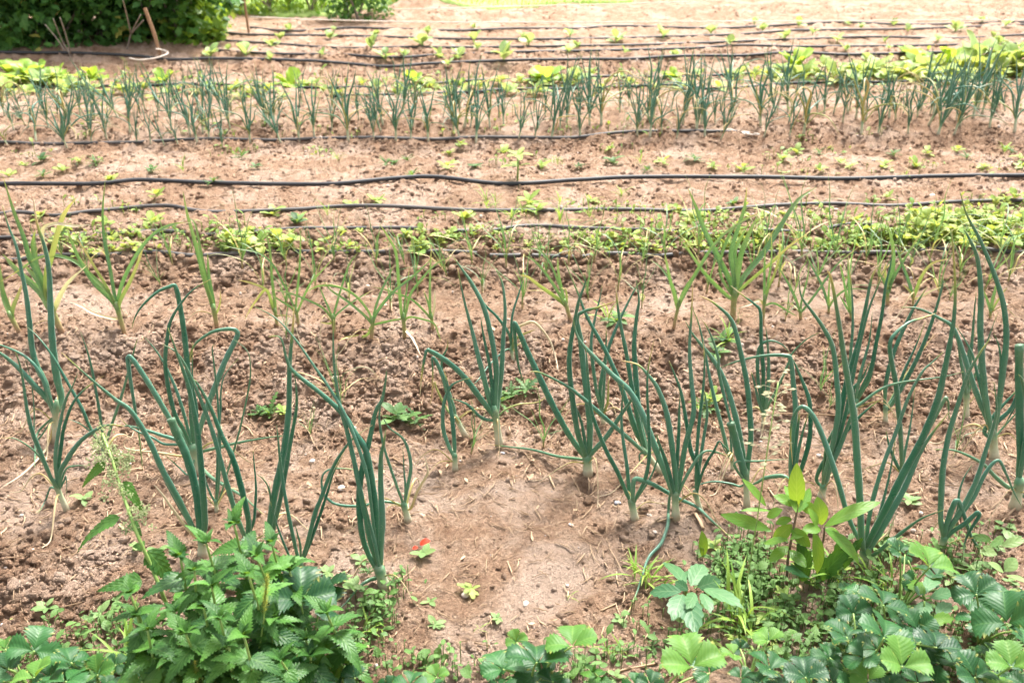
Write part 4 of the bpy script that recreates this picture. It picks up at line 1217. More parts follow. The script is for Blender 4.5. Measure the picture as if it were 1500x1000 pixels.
# ---------------------------------------------------------------- weeds and sprouts
PR_W = {0: [leafmesh('leaf', M_WEED, L=1, Wd=U(.35, .5), prof=P_OVAL, nv=7, nu=2, fold=.3, droop=U(.3, .9), rise=.15, rnd=U(0, 1)) for _ in range(4)],
        1: [leafmesh('leaf', M_RADISH, L=1, Wd=U(.4, .55), prof=P_OVAL, nv=7, nu=2, fold=.3, droop=U(.3, .9), rise=.2, tooth=.1, rnd=U(0, 1)) for _ in range(4)],
        2: [leafmesh('leaf', M_WEED, L=1, Wd=.34, prof=lambda v: (.25+.75*(int(v*10) % 2))*math.sin(PI*min(1, v*.95+.03))**.6, nv=10, nu=1, fold=.2, droop=U(.3, .9), rise=.25, rnd=U(0, .6)) for _ in range(4)],
        3: [leafmesh('leaf', M_GRASS, L=1, Wd=.055, prof=P_LANC, nv=8, nu=1, fold=.4, droop=U(.5, 1.3), rise=.3, rnd=U(0, 1)) for _ in range(4)],
        'p': [leafmesh('leaf', M_PALEWEED, L=1, Wd=U(.45, .6), prof=P_OVAL, nv=6, nu=2, fold=.25, droop=U(.2, .8), rise=.1, rnd=U(0, 1)) for _ in range(4)]}
WN = {0: 'low round-leaved weed', 1: 'yellow-green toothed weed', 2: 'feathery dark green weed', 3: 'small tuft of weed grass'}
for _k in range(22): WEEDS += f' {U(0, 1500):.0f},{U(288, 336):.0f},{random.choice([1, 1, 0, 3])}'
for _k in range(12): WEEDS += f' {U(0, 1500):.0f},{U(216, 258):.0f},{random.choice([1, 0, 2, 3])}'
ws = sorted(tuple(map(float, q.split(','))) for q in WEEDS.split())
cnt = {}
for (x, y, k) in ws:
    k = int(k); P = ground(x, y+3); H = (20 if y < 300 else 26 if y < 400 else 36)*U(.8, 1.3)/ppm(P)
    zone = 'the open strip' if y < 400 else 'the near furrow'
    cnt[(k, zone)] = cnt.get((k, zone), 0)+1
    root = thing('weed_plant', f'{WN[k]}, {nth(cnt[(k, zone)])} such from the left in {zone}', 'weed', P, U(0, 6.28), 'weeds between the beds')
    rosette(PR_W[k], root, {0: 9, 1: 8, 2: 12, 3: 10}[k], H*(.75 if k != 3 else 1.1), (.05, .8) if k != 3 else (.3, 1.3), (.5, 1.1), H*.3)
# the single upright weed by the thick hose
P = ground(758, 266); H = 44/ppm(P)
root = thing('weed_plant', 'tallest single upright weed behind the thick hose, leaves in a top tuft', 'weed', P, 0)
V, F, L = tube(np.array([[0, 0, -.01], [.002, 0, H*.5], [0, 0, H*.92]]), [.004, .0035, .003], 6, 1, .4); put('stem', MB().add(V, F, L).mesh('stem', M_STEM), root)
for k in range(9): put('leaf', random.choice(PR_W[1]), root, T_((0, 0, H*(.9 if k < 6 else .5)), k*2.4, U(.0, .5), 0, H*U(.4, .6)))
for _k in range(46): SPROUTS += f' {random.gauss(1150, 60):.0f},{U(800, 960):.0f},{random.choice([2, 2, 1, 3])}'
ss = sorted(tuple(map(float, q.split(','))) for q in SPROUTS.split())
cnt = {}
SN = {0: 'pale sprout with round leaves', 1: 'yellow-green sprout', 2: 'fine-leaved green sprout', 3: 'narrow-bladed sprout'}
for (x, y, k) in ss:
    k = int(k); P = ground(x, y+4); H = 34*U(.8, 1.25)/ppm(P)
    cnt[k] = cnt.get(k, 0)+1
    root = thing('weed_sprout', f'{SN[k]} on the near soil, {nth(cnt[k])} of its kind from the left', 'weed', P, U(0, 6.28), 'weed sprouts on the near soil')
    rosette(PR_W['p'] if k == 0 else PR_W[k], root, {0: 7, 1: 7, 2: 9, 3: 4}[k], H*.55, (-.05, .6), (.5, 1.1), H*.25)

# ---------------------------------------------------------------- leaves placed between two photograph points
def leaf_between(root, B, me_kw, mat, p0, p1, wpx, h0, h1, rnd=None, roll=0., name='leaf', fold=.3, droop=.4, dry=0.):
    A, E = at_height(*p0, h0), at_height(*p1, h1)
    Ld = float(np.linalg.norm(E-A)); y = (E-A)/Ld
    up = np.array([0, -.45, 1.]); n = up-y*np.dot(up, y); n /= np.linalg.norm(n)
    x = np.cross(y, n); c, s = math.cos(roll), math.sin(roll); n, x = n*c+x*s, x*c-n*s
    kw = dict(me_kw); kw.update(L=Ld*1.04, Wd=wpx/ppm(A), droop=droop, rise=droop*.5, fold=fold, rnd=random.random() if rnd is None else rnd, dry=dry)
    V, F, Lf = blade(**kw)
    Mx = np.eye(4); Mx[:3, 0] = x; Mx[:3, 1] = y; Mx[:3, 2] = n; Mx[:3, 3] = A-B
    return put(name, MB().add(xf(Mx, V), F, Lf).mesh(name, mat), root)

def stem_px(root, B, pts, r, mat, name='stem'):
    P = spline(np.array([at_height(x, y, h) for x, y, h in pts]), 5); n = len(P)
    V, F, L = tube(P-B, np.linspace(r*1.2, r*.7, n), 7, 1, .5); return put(name, MB().add(V, F, L).mesh(name, mat), root)

# walnut seedlings
KW = dict(prof=P_OVAL, nv=12, nu=2, vein=.010, nvein=7)
B = ground(1152, 862); root = thing('walnut_seedling', 'young walnut seedling with glossy yellow-green leaves on a dark stem, left of the pair', 'seedling', B)
stem_px(root, B, [(1152, 864, -.01), (1154, 820, .06), (1160, 785, .12), (1167, 750, .17), (1168, 738, .185)], .0024, M_BROWNSTEM)
for p0, p1, w, h0, h1, r in [((1167, 745), (1167, 680), 24, .17, .245, .4), ((1122, 741), (1088, 702), 13, .19, .22, .6), ((1128, 776), (1058, 754), 20, .16, .16, .3), ((1128, 748), (1086, 748), 10, .18, .18, .9),
                             ((1168, 741), (1134, 726), 18, .18, .19, .2), ((1146, 746), (1124, 757), 16, .18, .165, .4), ((1172, 742), (1196, 746), 18, .18, .17, .3), ((1160, 768), (1133, 792), 20, .14, .11, .3), ((1158, 772), (1186, 800), 19, .14, .11, .2), ((1160, 760), (1137, 766), 14, .16, .15, .3)]:
    leaf_between(root, B, KW, M_WALNUT, p0, p1, w, h0, h1, r, U(-.5, .5))
for p0, p1, w, h in [((1155, 800), (1128, 822), 18, .10), ((1156, 805), (1180, 830), 18, .09), ((1166, 750), (1150, 712), 15, .18), ((1169, 750), (1186, 716), 15, .18), ((1155, 790), (1120, 796), 15, .12), ((1158, 790), (1184, 778), 14, .13)]: leaf_between(root, B, KW, M_WALNUT, p0, p1, w, h, h-.01, .3, U(-.5, .5))
B = ground(1196, 840); root = thing('walnut_seedling', 'young walnut seedling with one big leaf lit yellow along its edge, right of the pair', 'seedling', B)
stem_px(root, B, [(1196, 842, -.01), (1200, 815, .05), (1206, 790, .11), (1208, 772, .15)], .0022, M_BROWNSTEM)
for p0, p1, w, h0, h1, r in [((1208, 771), (1288, 736), 22, .15, .18, .2), ((1209, 776), (1257, 822), 25, .15, .09, .2), ((1204, 768), (1197, 728), 23, .15, .20, .5), ((1197, 772), (1184, 745), 16, .15, .18, .6), ((1192, 778), (1197, 838), 22, .15, .07, .3), ((1202, 775), (1176, 775), 18, .15, .15, .4), ((1207, 775), (1232, 786), 16, .14, .12, .5)]:
    leaf_between(root, B, KW, M_WALNUT, p0, p1, w, h0, h1, r, U(-.3, .3), droop=.6)

# nightshade
B = ground(1008, 885); root = thing('nightshade_weed', 'grey-green broad-leaved weed with pale shining leaves at the edge of the bare patch', 'weed', B)
stem_px(root, B, [(1008, 888, -.01), (1006, 875, .03), (1004, 860, .07)], .004, M_STEM)
KN = dict(prof=P_OVAL, nv=10, nu=2, vein=.012, nvein=5, tooth=.07)
for p0, p1, w in [((998, 866), (954, 868), 26), ((1000, 870), (986, 906), 30), ((1008, 872), (1019, 926), 32), ((1030, 862), (1085, 888), 26), ((1028, 868), (1040, 896), 20), ((1012, 858), (1030, 828), 30), ((1004, 858), (974, 824), 26), ((1016, 856), (1012, 836), 24), ((1022, 860), (1054, 850), 26), ((1008, 864), (990, 852), 16), ((1018, 868), (1006, 890), 20)]:
    leaf_between(root, B, KN, M_GREY, p0, p1, w, .07, random.uniform(.04, .08), None, U(-.4, .4))

# dark dock-like leaves under the walnut
B = ground(1180, 850); root = thing('dock_weed', 'dark broad dock leaves in the shade behind the walnut seedlings', 'weed', B)
for p0, p1, w in [((1180, 852), (1168, 798), 34), ((1196, 850), (1240, 806), 26), ((1210, 842), (1252, 800), 20), ((1220, 838), (1226, 790), 16), ((1190, 852), (1150, 835), 24), ((1230, 835), (1262, 790), 18)]:
    leaf_between(root, B, dict(prof=P_OVAL, nv=12, nu=2, vein=.012, nvein=6, tooth=.1, wave=.02), M_STRAWB, p0, p1, w, .01, .10, .3, U(-.3, .3))
B = ground(1385, 915); root = thing('bindweed_plant', 'pale light-leaved weed between the dark strawberry leaves on the right', 'weed', B)
for p0, p1, w in [((1355, 872), (1330, 850), 22), ((1352, 868), (1376, 842), 22), ((1356, 880), (1350, 905), 24), ((1362, 876), (1394, 866), 18), ((1372, 900), (1392, 884), 22), ((1366, 905), (1396, 906), 18), ((1338, 900), (1318, 902), 16), ((1352, 920), (1384, 910), 12), ((1346, 872), (1352, 858), 20)]:
    leaf_between(root, B, dict(prof=P_OVAL, nv=8, nu=2, vein=.01, nvein=4, tooth=.12), M_WALNUT if random.random() < .4 else M_GREY, p0, p1, w, .08, .08, .8, U(-.4, .4))
for (x0, y0, x1, y1) in [(1356, 880, 1330, 820), (1352, 930, 1354, 880), (1352, 930, 1340, 900)]:
    stem_px(root, B, [(x0, y0, .03), ((x0+x1)/2, (y0+y1)/2, .06), (x1, y1, .09)], .002, M_STEM)
B = ground(1490, 830); root = thing('goosefoot_weed', 'pale narrow-leaved weed at the right edge above the strawberries', 'weed', B)
for p0, p1, w in [((1470, 838), (1448, 824), 16), ((1472, 836), (1488, 818), 20), ((1474, 842), (1500, 852), 16), ((1458, 812), (1440, 800), 14), ((1468, 800), (1500, 790), 16), ((1470, 786), (1450, 800), 12), ((1480, 862), (1500, 876), 14), ((1452, 790), (1424, 786), 12), ((1436, 806), (1460, 812), 14), ((1490, 800), (1470, 776), 14)]:
    leaf_between(root, B, dict(prof=P_OVAL, nv=8, nu=2), M_PALEWEED if random.random() < .5 else M_WEED, p0, p1, w, .04, .05, .5, U(-.4, .4))
B = ground(1062, 800); root = thing('dead_leaf_weed', 'single upright oval yellow-green leaf with a pale stripe, left of the walnut seedlings', 'weed', B)
leaf_between(root, B, dict(prof=P_OVAL, nv=10, nu=2), M_WALNUT, (1030, 816), (1028, 778), 15, .01, .06, .6, .2)

# red petal
B = ground(622, 804); root = thing('fallen_petal', 'bright red petal lying on the bare soil', 'petal', (B[0], B[1], B[2]+.006))
V, F, L = blade(L=.022, Wd=.017, prof=P_ROUND, nv=8, nu=3, fold=.5, droop=.9, rise=.4, wave=.04)
put('petal', MB().add(V, F, L).mesh('petal', M_RED), root, T_((-.008, 0, .004), -1.2, .3))
V, F, L = blade(L=.012, Wd=.010, prof=P_ROUND, nv=6, nu=2, fold=.4, droop=.6, wave=.04)
put('petal', MB().add(V, F, L).mesh('petal', M_RED), root, T_((-.012, -.004, .002), 1.9, .2))

# ---------------------------------------------------------------- nettles
def nettle_leaf(): return leafmesh('leaf', M_NETTLE, L=1, Wd=U(.44, .56), prof=P_NETT, nv=22, nu=2, tooth=.16, vein=.030, nvein=9, fold=U(.2, .45), droop=U(.6, 1.3), rise=.25, rnd=random.random(), twist=U(-.2, .2))
PR_N = [nettle_leaf() for _ in range(9)]
def nettle(lab, tx, ty, h, leafpx, lean=(0, 0), nodes=9, base=None):
    Tp = at_height(tx, ty, h); B = np.array([Tp[0]+lean[0], Tp[1]+lean[1], 0]) if base is None else ground(*base)
    B[2] = gh(B[0], B[1])
    root = thing('nettle', lab, 'nettle', B, 0, 'nettles of the front left patch')
    ax = np.array([B, B*.6+Tp*.4+[0, 0, .01], Tp]); SP = spline(ax, 6)
    V, F, L = tube(SP-B, np.linspace(.0042, .0018, len(SP)), 6, 1, .5); put('stem', MB().add(V, F, L).mesh('stem', M_STEM), root)
    Lm = leafpx/ppm(Tp); a = U(0, 3.1)
    for k in range(nodes):
        f = 1-.10*k
        if f < .2: break
        P = SP[min(len(SP)-1, int(f*(len(SP)-1)))]-B
        sz = Lm*min(1, [.62, .85, 1.0, 1.1, 1.1, 1.05, 1.0, .9, .8][k]*1.18)
        for s in (0, PI):
            M = T_(P, a+s+U(-.2, .2), U(.45, .75) if k == 0 else U(-.45, .35)-.06*k, U(-.35, .35), sz*U(.88, 1.12))
            put('leaf', random.choice(PR_N), root, M)
        a += PI/2
    for k in range(5): put('top_leaf', random.choice(PR_N), root, T_(Tp-B, a+k*1.26, U(.5, 1.15), 0, Lm*U(.28, .48)))
    return root, B, SP
NET = [(343, 768, .25, 62, 'topmost nettle shoot, just in front of the twin dark onion leaves'), (264, 815, .24, 66, 'upper left nettle shoot with pointed side leaves'), (302, 795, .25, 58, 'nettle shoot between the upper left and topmost shoots'), (398, 795, .22, 56, 'nettle shoot right of the topmost one, leaves bleached by light'),
       (364, 842, .27, 62, 'star-shaped nettle top in the middle of the patch'), (310, 858, .24, 60, 'dark nettle shoot left of the star-shaped one'), (424, 835, .20, 52, 'small nettle shoot on the right rim of the patch'), (357, 930, .24, 62, 'lowest bright nettle star near the foxtail'), (322, 905, .22, 62, 'shaded nettle shoot above the lowest bright star'),
       (272, 928, .20, 64, 'large-leaved nettle shoot at the lower left'), (400, 905, .18, 58, 'shaded nettle shoot under the big wrinkled leaf'), (478, 896, .18, 60, 'pale separate nettle top beside the bare patch'), (448, 936, .14, 46, 'crinkled small nettle below the pale separate one'), (216, 922, .2, 60, 'leftmost nettle shoot, hanging leaves'), (410, 965, .15, 52, 'nettle shoot near the bottom edge, right of the foxtail'),
       (250, 965, .15, 56, 'nettle shoot near the bottom edge, left side'), (300, 958, .16, 56, 'shaded nettle at the bottom between two brighter ones'), (870, 984, .09, 36, 'young nettle beside the middle strawberry plant'), (190, 868, .22, 46, 'nettle shoot at the foot of the flowering one')]
EXT = [(285, 835, .23), (332, 818, .25), (376, 815, .24), (240, 845, .22), (298, 888, .22), (340, 872, .24), (385, 872, .21), (430, 905, .15), (255, 895, .21), (230, 945, .18), (335, 945, .19), (380, 940, .17), (200, 900, .18), (290, 925, .2), (455, 960, .12)][::2]
for (x, y, h) in EXT: NET.append((x, y, h, U(46, 60), f'one of the plain crowded nettle shoots filling the front left patch'))
for (x, y, h, lp, lab) in NET: nettle(lab, x, y, h, lp, (U(-.03, .03), U(.0, .05)))
# tall flowering nettle
B = ground(262, 930); root = thing('nettle', 'tall flowering nettle stalk leaning left over the soil', 'nettle', B, 0, 'nettles of the front left patch')
ST = [(262, 930, .0), (238, 870, .13), (222, 830, .18), (200, 780, .235), (176, 712, .29), (163, 670, .32), (150, 635, .335)]
stem_px(root, B, ST, .0030, M_STEM)
KT = dict(prof=P_NETT, nv=26, nu=2, tooth=.10, vein=.030, nvein=8)
for p0, p1, w, h0, h1 in [((155, 677), (121, 714), 17, .30, .255), ((180, 705), (213, 755), 19, .28, .22), ((176, 757), (114, 808), 27, .25, .20), ((192, 765), (208, 785), 17, .24, .22), ((166, 668), (174, 690), 8, .31, .29), ((216, 806), (258, 862), 34, .20, .12), ((208, 850), (142, 866), 30, .17, .17), ((212, 800), (194, 800), 18, .21, .21), ((205, 862), (165, 880), 20, .17, .15)]:
    leaf_between(root, B, KT, M_NETTLE, p0, p1, w, h0, h1, None, U(-.5, .5), droop=.8)
mb = MB()
fl = [(150, 632), (146, 645), (156, 652), (140, 660), (160, 668), (145, 670), (166, 680), (176, 672), (185, 676), (162, 692), (170, 700), (158, 708), (184, 690), (176, 716), (196, 752), (206, 758), (186, 770), (212, 748), (168, 660), (192, 668)]
for (x, y) in fl:
    hh = float(np.interp(y, [632, 680, 712, 780], [.33, .31, .29, .235])); c = at_height(x, y, hh)-B
    pts = np.array([c+np.array([0, 0, .008]), c+np.array([U(-.01, .01), U(-.01, .01), 0]), c+np.array([U(-.02, .02), U(-.02, .02), U(-.02, -.004)])])
    P = spline(pts, 5)
    for q in P:
        for _ in range(5):
            d = np.array([random.gauss(0, .0042) for _ in range(3)]); r = U(.0012, .0024)
            mb.add(np.array([[r, 0, 0], [-r, 0, 0], [0, r, 0], [0, -r, 0], [0, 0, r], [0, 0, -r]])+q+d, [(0, 2, 4), (2, 1, 4), (1, 3, 4), (3, 0, 4), (2, 0, 5), (1, 2, 5), (3, 1, 5), (0, 3, 5)], [(.5, .5, random.random(), 0)]*6)
put('flower_catkins', mb.mesh('flower_catkins', M_FLUFF, False), root)

# ---------------------------------------------------------------- strawberry plants
def trefoil(mat, seed):
    rs = random.getstate(); random.seed(seed); mb = MB(); rn = random.random()
    for k, az in enumerate((0, 1.5, -1.5)):
        V, F, L = blade(L=.54 if k == 0 else .48, Wd=.60 if k == 0 else .55, prof=P_OBOV, nv=16, nu=3, tooth=.14, vein=.011, nvein=8, fold=U(.35, .8), droop=U(.3, 1.1), rise=.30, rnd=rn, wave=.01)
        M = np.array(Matrix.Rotation(az+U(-.12, .12), 4, 'Z') @ Matrix.Translation((0, .03, 0)) @ Matrix.Rotation(U(.0, .35), 4, 'X'))
        L[:, 3] = np.where((L[:, 1] > .95) | (L[:, 0] > .96), np.where(np.random.default_rng(seed*7+k).random(len(L)) < .10, .5, 0), 0)
        mb.add(xf(M, V), F, L)
    random.setstate(rs); return mb.mesh('leaf', mat)
PR_S = {0: [trefoil(M_STRAWB, 10+i) for i in range(6)], 1: [trefoil(M_STRAWB2, 30+i) for i in range(5)]}
# label, leaves: px, py, diameter px, yaw, brighter?, height
STRAW = [
 ('strawberry plant at the lower left edge with dark and yellowish leaves', [(50, 945, 84, -.2, 0, .09), (12, 972, 66, .5, 0, .06), (8, 942, 46, .3, 1, .07), (50, 984, 78, .2, 1, .10), (-10, 995, 60, 1, 0, .06)]),
 ('strawberry plant with a large serrated leaf left of the nettles', [(104, 962, 70, .6, 0, .10), (96, 990, 84, -.4, 0, .09), (143, 980, 64, .1, 1, .08), (120, 1005, 60, 1.2, 0, .06), (170, 965, 44, -.6, 0, .05)]),
 ('strawberry plant with one bright upright leaflet below the nettles', [(208, 990, 84, -.3, 1, .11), (242, 984, 66, 2.5, 0, .09), (180, 1002, 56, 1.0, 0, .06), (262, 1004, 60, .4, 0, .07), (155, 1000, 50, -1, 0, .05)]),
 ('strawberry plant with vivid yellow-green leaves at the bottom under the foxtail', [(296, 984, 74, -.5, 1, .12), (330, 1000, 66, .7, 0, .10), (270, 998, 50, 2.0, 1, .09)]),
 ('strawberry plant with bluish toothed leaves at the bottom under the nettles', [(406, 994, 74, .1, 0, .11), (440, 968, 58, .9, 0, .10), (372, 1000, 60, -.8, 0, .08), (470, 990, 54, -.9, 0, .07)]),
 ('big wrinkled strawberry leaf standing over the nettles on their right', [(440, 872, 120, .15, 0, .16)]),
 ('small bright strawberry leaf at the lower edge of the bare patch, left', [(499, 962, 58, .2, 1, .07), (520, 985, 46, 1.2, 0, .05), (488, 985, 44, -.6, 1, .05)]),
 ('strawberry runner plant half cut off by the bottom edge, left of centre', [(600, 994, 60, -.3, 0, .06), (640, 984, 44, .4, 1, .05), (570, 1002, 48, 1.2, 0, .05)]),
 ('strawberry plant with folded bluish leaf in the bottom middle', [(786, 962, 108, .05, 0, .10), (737, 972, 80, .5, 0, .08), (757, 932, 40, .3, 1, .07), (838, 938, 92, -.15, 1, .12), (733, 996, 58, -.5, 0, .06), (810, 990, 60, 2.6, 0, .07)]),
 ('strawberry plant with one large yellow-edged leaf right of the bottom middle', [(1014, 968, 112, .1, 1, .11), (952, 994, 50, -.3, 0, .05), (930, 1000, 44, .8, 0, .05)]),
 ('young strawberry plant between the large yellow-edged leaf and the dark ones', [(1126, 930, 56, .4, 1, .07), (1109, 992, 56, -.2, 0, .07), (1128, 972, 78, .9, 0, .08), (1075, 950, 44, 1.5, 1, .05), (1085, 985, 46, -1.1, 0, .05)]),
 ('strawberry plant with pleated half-open leaves at the bottom right of centre', [(1180, 984, 78, -.1, 0, .10), (1218, 990, 56, .8, 0, .07), (1250, 1000, 62, -.4, 0, .08), (1150, 1000, 54, 1.4, 0, .06)]),
 ('largest strawberry plant of the right corner, many dark leaves in a mound', [(1240, 925, 74, .9, 0, .12), (1295, 926, 100, -.1, 0, .14), (1266, 954, 66, 2.0, 0, .12), (1322, 968, 96, .15, 1, .13), (1250, 890, 64, .3, 0, .10), (1272, 988, 64, .6, 1, .09), (1215, 955, 60, 1.4, 0, .06), (1345, 992, 60, -.8, 0, .08), (1300, 1000, 66, .2, 0, .07)]),
 ('strawberry plant with broad grey-green leaves behind the mound', [(1294, 878, 92, -.35, 0, .13), (1372, 940, 88, -.2, 0, .11), (1345, 915, 70, .7, 0, .09), (1260, 862, 50, .5, 0, .08)]),
 ('strawberry leaf lit yellow-green at its edge, beside the big right onion foot', [(1362, 822, 96, -.1, 1, .14), (1318, 800, 50, .6, 0, .13), (1340, 845, 44, 1.8, 0, .08)]),
 ('strawberry plant with dark cupped leaves near the right edge', [(1430, 862, 82, .1, 0, .11), (1432, 902, 70, 2.7, 0, .09), (1475, 905, 112, -.2, 0, .13), (1462, 868, 56, -.8, 0, .08), (1500, 880, 60, -.4, 0, .08)]),
 ('strawberry plant in the lower right corner with light leaves', [(1482, 968, 86, -.2, 1, .12), (1428, 984, 86, .3, 0, .10), (1396, 962, 58, .8, 0, .07), (1460, 1000, 66, -.6, 1, .08), (1505, 1000, 64, .5, 0, .08), (1455, 945, 50, 1.4, 0, .05)]),
]
for lab, lv in STRAW:
    tips = [at_height(x, y+8, h) for x, y, d, a, brt, h in lv]
    B = np.mean(tips, 0) + [0, .02, 0]; B[2] = gh(B[0], B[1])
    root = thing('strawberry_plant', lab, 'strawberry plant', B, 0, 'strawberry plants along the front edge')
    extra = [(x+random.gauss(0, 24), y+random.gauss(4, 12), d*U(.55, .85), U(-3, 3), 0, h*U(.35, .7)) for x, y, d, a, brt, h in lv for _ in range(2 if y > 880 and x > 1150 or 60 < x < 480 else 1)]
    lv = lv+extra; tips = tips+[at_height(x, y+8, h) for x, y, d, a, brt, h in extra]
    for (x, y, d, a, brt, h), Tq in zip(lv, tips):
        s = d/ppm(Tq)*.86
        lf = put('leaf', random.choice(PR_S[brt]), root, T_(Tq-B, a+U(-.15, .15), U(-.35, .45), U(-.45, .45), s))
        P = spline(np.array([[0, 0, 0], (Tq-B)*.5+[0, 0, .015], Tq-B]), 5)
        V, F, L = tube(P, np.linspace(.0022, .0015, len(P)), 6, 1, .5); put('stalk', MB().add(V, F, L).mesh('stalk', M_STEM), root)

# ---------------------------------------------------------------- grasses
def grass_stalk(lab, pts, r, headn, mat, head=None):
    B = ground(pts[0][0], pts[0][1]); root = thing('foxtail_grass' if head == 'fox' else 'wild_grass', lab, 'grass', B)
    P = spline(np.array([at_height(x, y, h) for x, y, h in pts]), 6)-B
    V, F, L = tube(P, r, 6, 1, .5); put('stalk', MB().add(V, F, L).mesh('stalk', M_STEM), root)
    mb = MB()
    if head == 'fox':
        n = len(P); H = P[int(n*.60):]
        for i, q in enumerate(H):
            f = math.sin(PI*(i+1)/(len(H)+1))**.5
            for _ in range(46):
                d = np.array([random.gauss(0, 1), random.gauss(0, 1), random.gauss(.9, .7)]); d /= np.linalg.norm(d); Lb = .011*f*U(.6, 1.2); w = np.cross(d, [.3, .8, .5])*.0006
                q2 = q+np.array([0, 0, U(-.006, .006)])
                mb.add([q2-w, q2+w, q2+d*Lb], [(0, 1, 2)], [(0, .5, random.random(), 0)]*3)
    else:
        n = len(P)
        for i in range(int(n*.66), n):
            for s in ((-1, .6) if i % 2 else (.9, -.5)):
                d = np.array([s*U(.012, .040), U(-.02, .02), U(-.004, .014)]); q = P[i]+d
                mb.add(*tube(np.array([P[i], P[i]+d*.6+[0, 0, .004], q]), .0005, 4, 1, .5))
                for _ in range(2):
                    c = P[i]+d*U(.5, 1.05); r2 = U(.0018, .0030)
                    mb.add(np.array([[2.2*r2, 0, 0], [-2.2*r2, 0, 0], [0, r2, 0], [0, -r2, 0], [0, 0, r2], [0, 0, -r2]])+c, [(0, 2, 4), (2, 1, 4), (1, 3, 4), (3, 0, 4), (2, 0, 5), (1, 2, 5), (3, 1, 5), (0, 3, 5)], [(.5, .5, random.random(), 0)]*6)
    put('seed_head', mb.mesh('seed_head', mat, False), root); return root, B
grass_stalk('foxtail grass with a bristly yellow-green spike in front of the nettles', [(372, 1000, .0), (378, 960, .10), (386, 910, .19), (388, 880, .23), (392, 845, .27)], .0012, 0, M_FOX, 'fox')
grass_stalk('short foxtail grass with its spike at the bottom edge', [(285, 1030, .0), (289, 1012, .08), (289, 992, .12), (286, 972, .15)], .0012, 0, M_FOX, 'fox')
r_, B_ = grass_stalk('tall thin grass stalk with a loose pale seed head in front of the middle onions', [(1082, 905, 0), (1094, 850, .12), (1106, 780, .24), (1118, 700, .35), (1130, 620, .44), (1140, 560, .49)], .0011, 0, M_PETAL)
for k in range(12):
    put('blade', random.choice(PR_W[3]), r_, T_((U(-.02, .02), U(-.02, .02), 0), U(0, 6.28), U(.5, 1.3), 0, U(.07, .13)))
GR = [(1092, 925, 20, .10, 'grass tuft among the dark leaves under the tall grass stalk'), (940, 845, 16, .08, 'low grass tuft where the trailing onion leaf ends'), (955, 862, 14, .07, 'spreading grass tuft left of the nightshade'), (548, 925, 12, .06, 'grass tuft at the left rim of the bare patch'), (1222, 850, 14, .13, 'upright grass tuft behind the walnut seedlings'), (1290, 860, 12, .08, 'grass tuft behind the broad grey-green strawberry'), (190, 975, 10, .12, 'grass blades left of the nettle patch'), (900, 958, 10, .05, 'fine grass tuft right of the middle strawberry')]
for (x, y, n, h, lab) in GR:
    P = ground(x, y); root = thing('grass_tuft', lab, 'grass', P, 0, 'grass tufts in the front weeds')
    for k in range(n): put('blade', random.choice(PR_W[3]), root, T_((U(-.02, .02), U(-.015, .015), 0), U(0, 6.28), U(.3, 1.25), 0, h*U(.6, 1.1)))

# the mat of little weeds nobody could count
def weed_mat():
    mb = MB()
    zones = [(1060, 1130, 790, 880, 300), (1020, 1130, 800, 980, 260), (1130, 1250, 850, 985, 420), (1250, 1330, 800, 880, 140), (1300, 1500, 930, 1005, 260), (1380, 1500, 780, 850, 160), (505, 560, 880, 1000, 170), (80, 230, 900, 1000, 200), (0, 120, 960, 1005, 120), (230, 520, 930, 1010, 160), (560, 700, 960, 1010, 70), (900, 1010, 900, 1000, 90), (690, 900, 945, 1005, 130), (1250, 1330, 880, 1000, 160), (1360, 1420, 860, 930, 60), (520, 600, 845, 900, 50)]
    for x0, x1, y0, y1, n in zones:
        for q in range(int(n*1.3)):
            if q % 14 == 0: zx, zy, zr = U(x0, x1), U(y0, y1), random.random()
            P = ground(zx+random.gauss(0, 16), zy+random.gauss(0, 9)); s = U(.004, .014)*random.choice([.7, 1, 1, 1.7]); h = abs(random.gauss(0, .016)); rl = zr*.7+random.random()*.3
            V, F, L = blade(L=s, Wd=s*U(.45, .8), prof=P_OVAL, nv=4, nu=1, fold=.25, droop=U(.2, .8), rise=.2, rnd=rl)
            M = np.array(T_((P[0], P[1], P[2]+.004+h), U(0, 6.28), U(-.4, .7), U(-.4, .4)))
            mb.add(xf(M, V), F, L)
            if h > .012: mb.add(*tube(np.array([P, P+[0, 0, h+.004]]), .0007, 4, 1, .5))
    tag(put('weed_carpet', mb.mesh('weed_carpet', M_WEED)), 'stuff')
weed_mat()

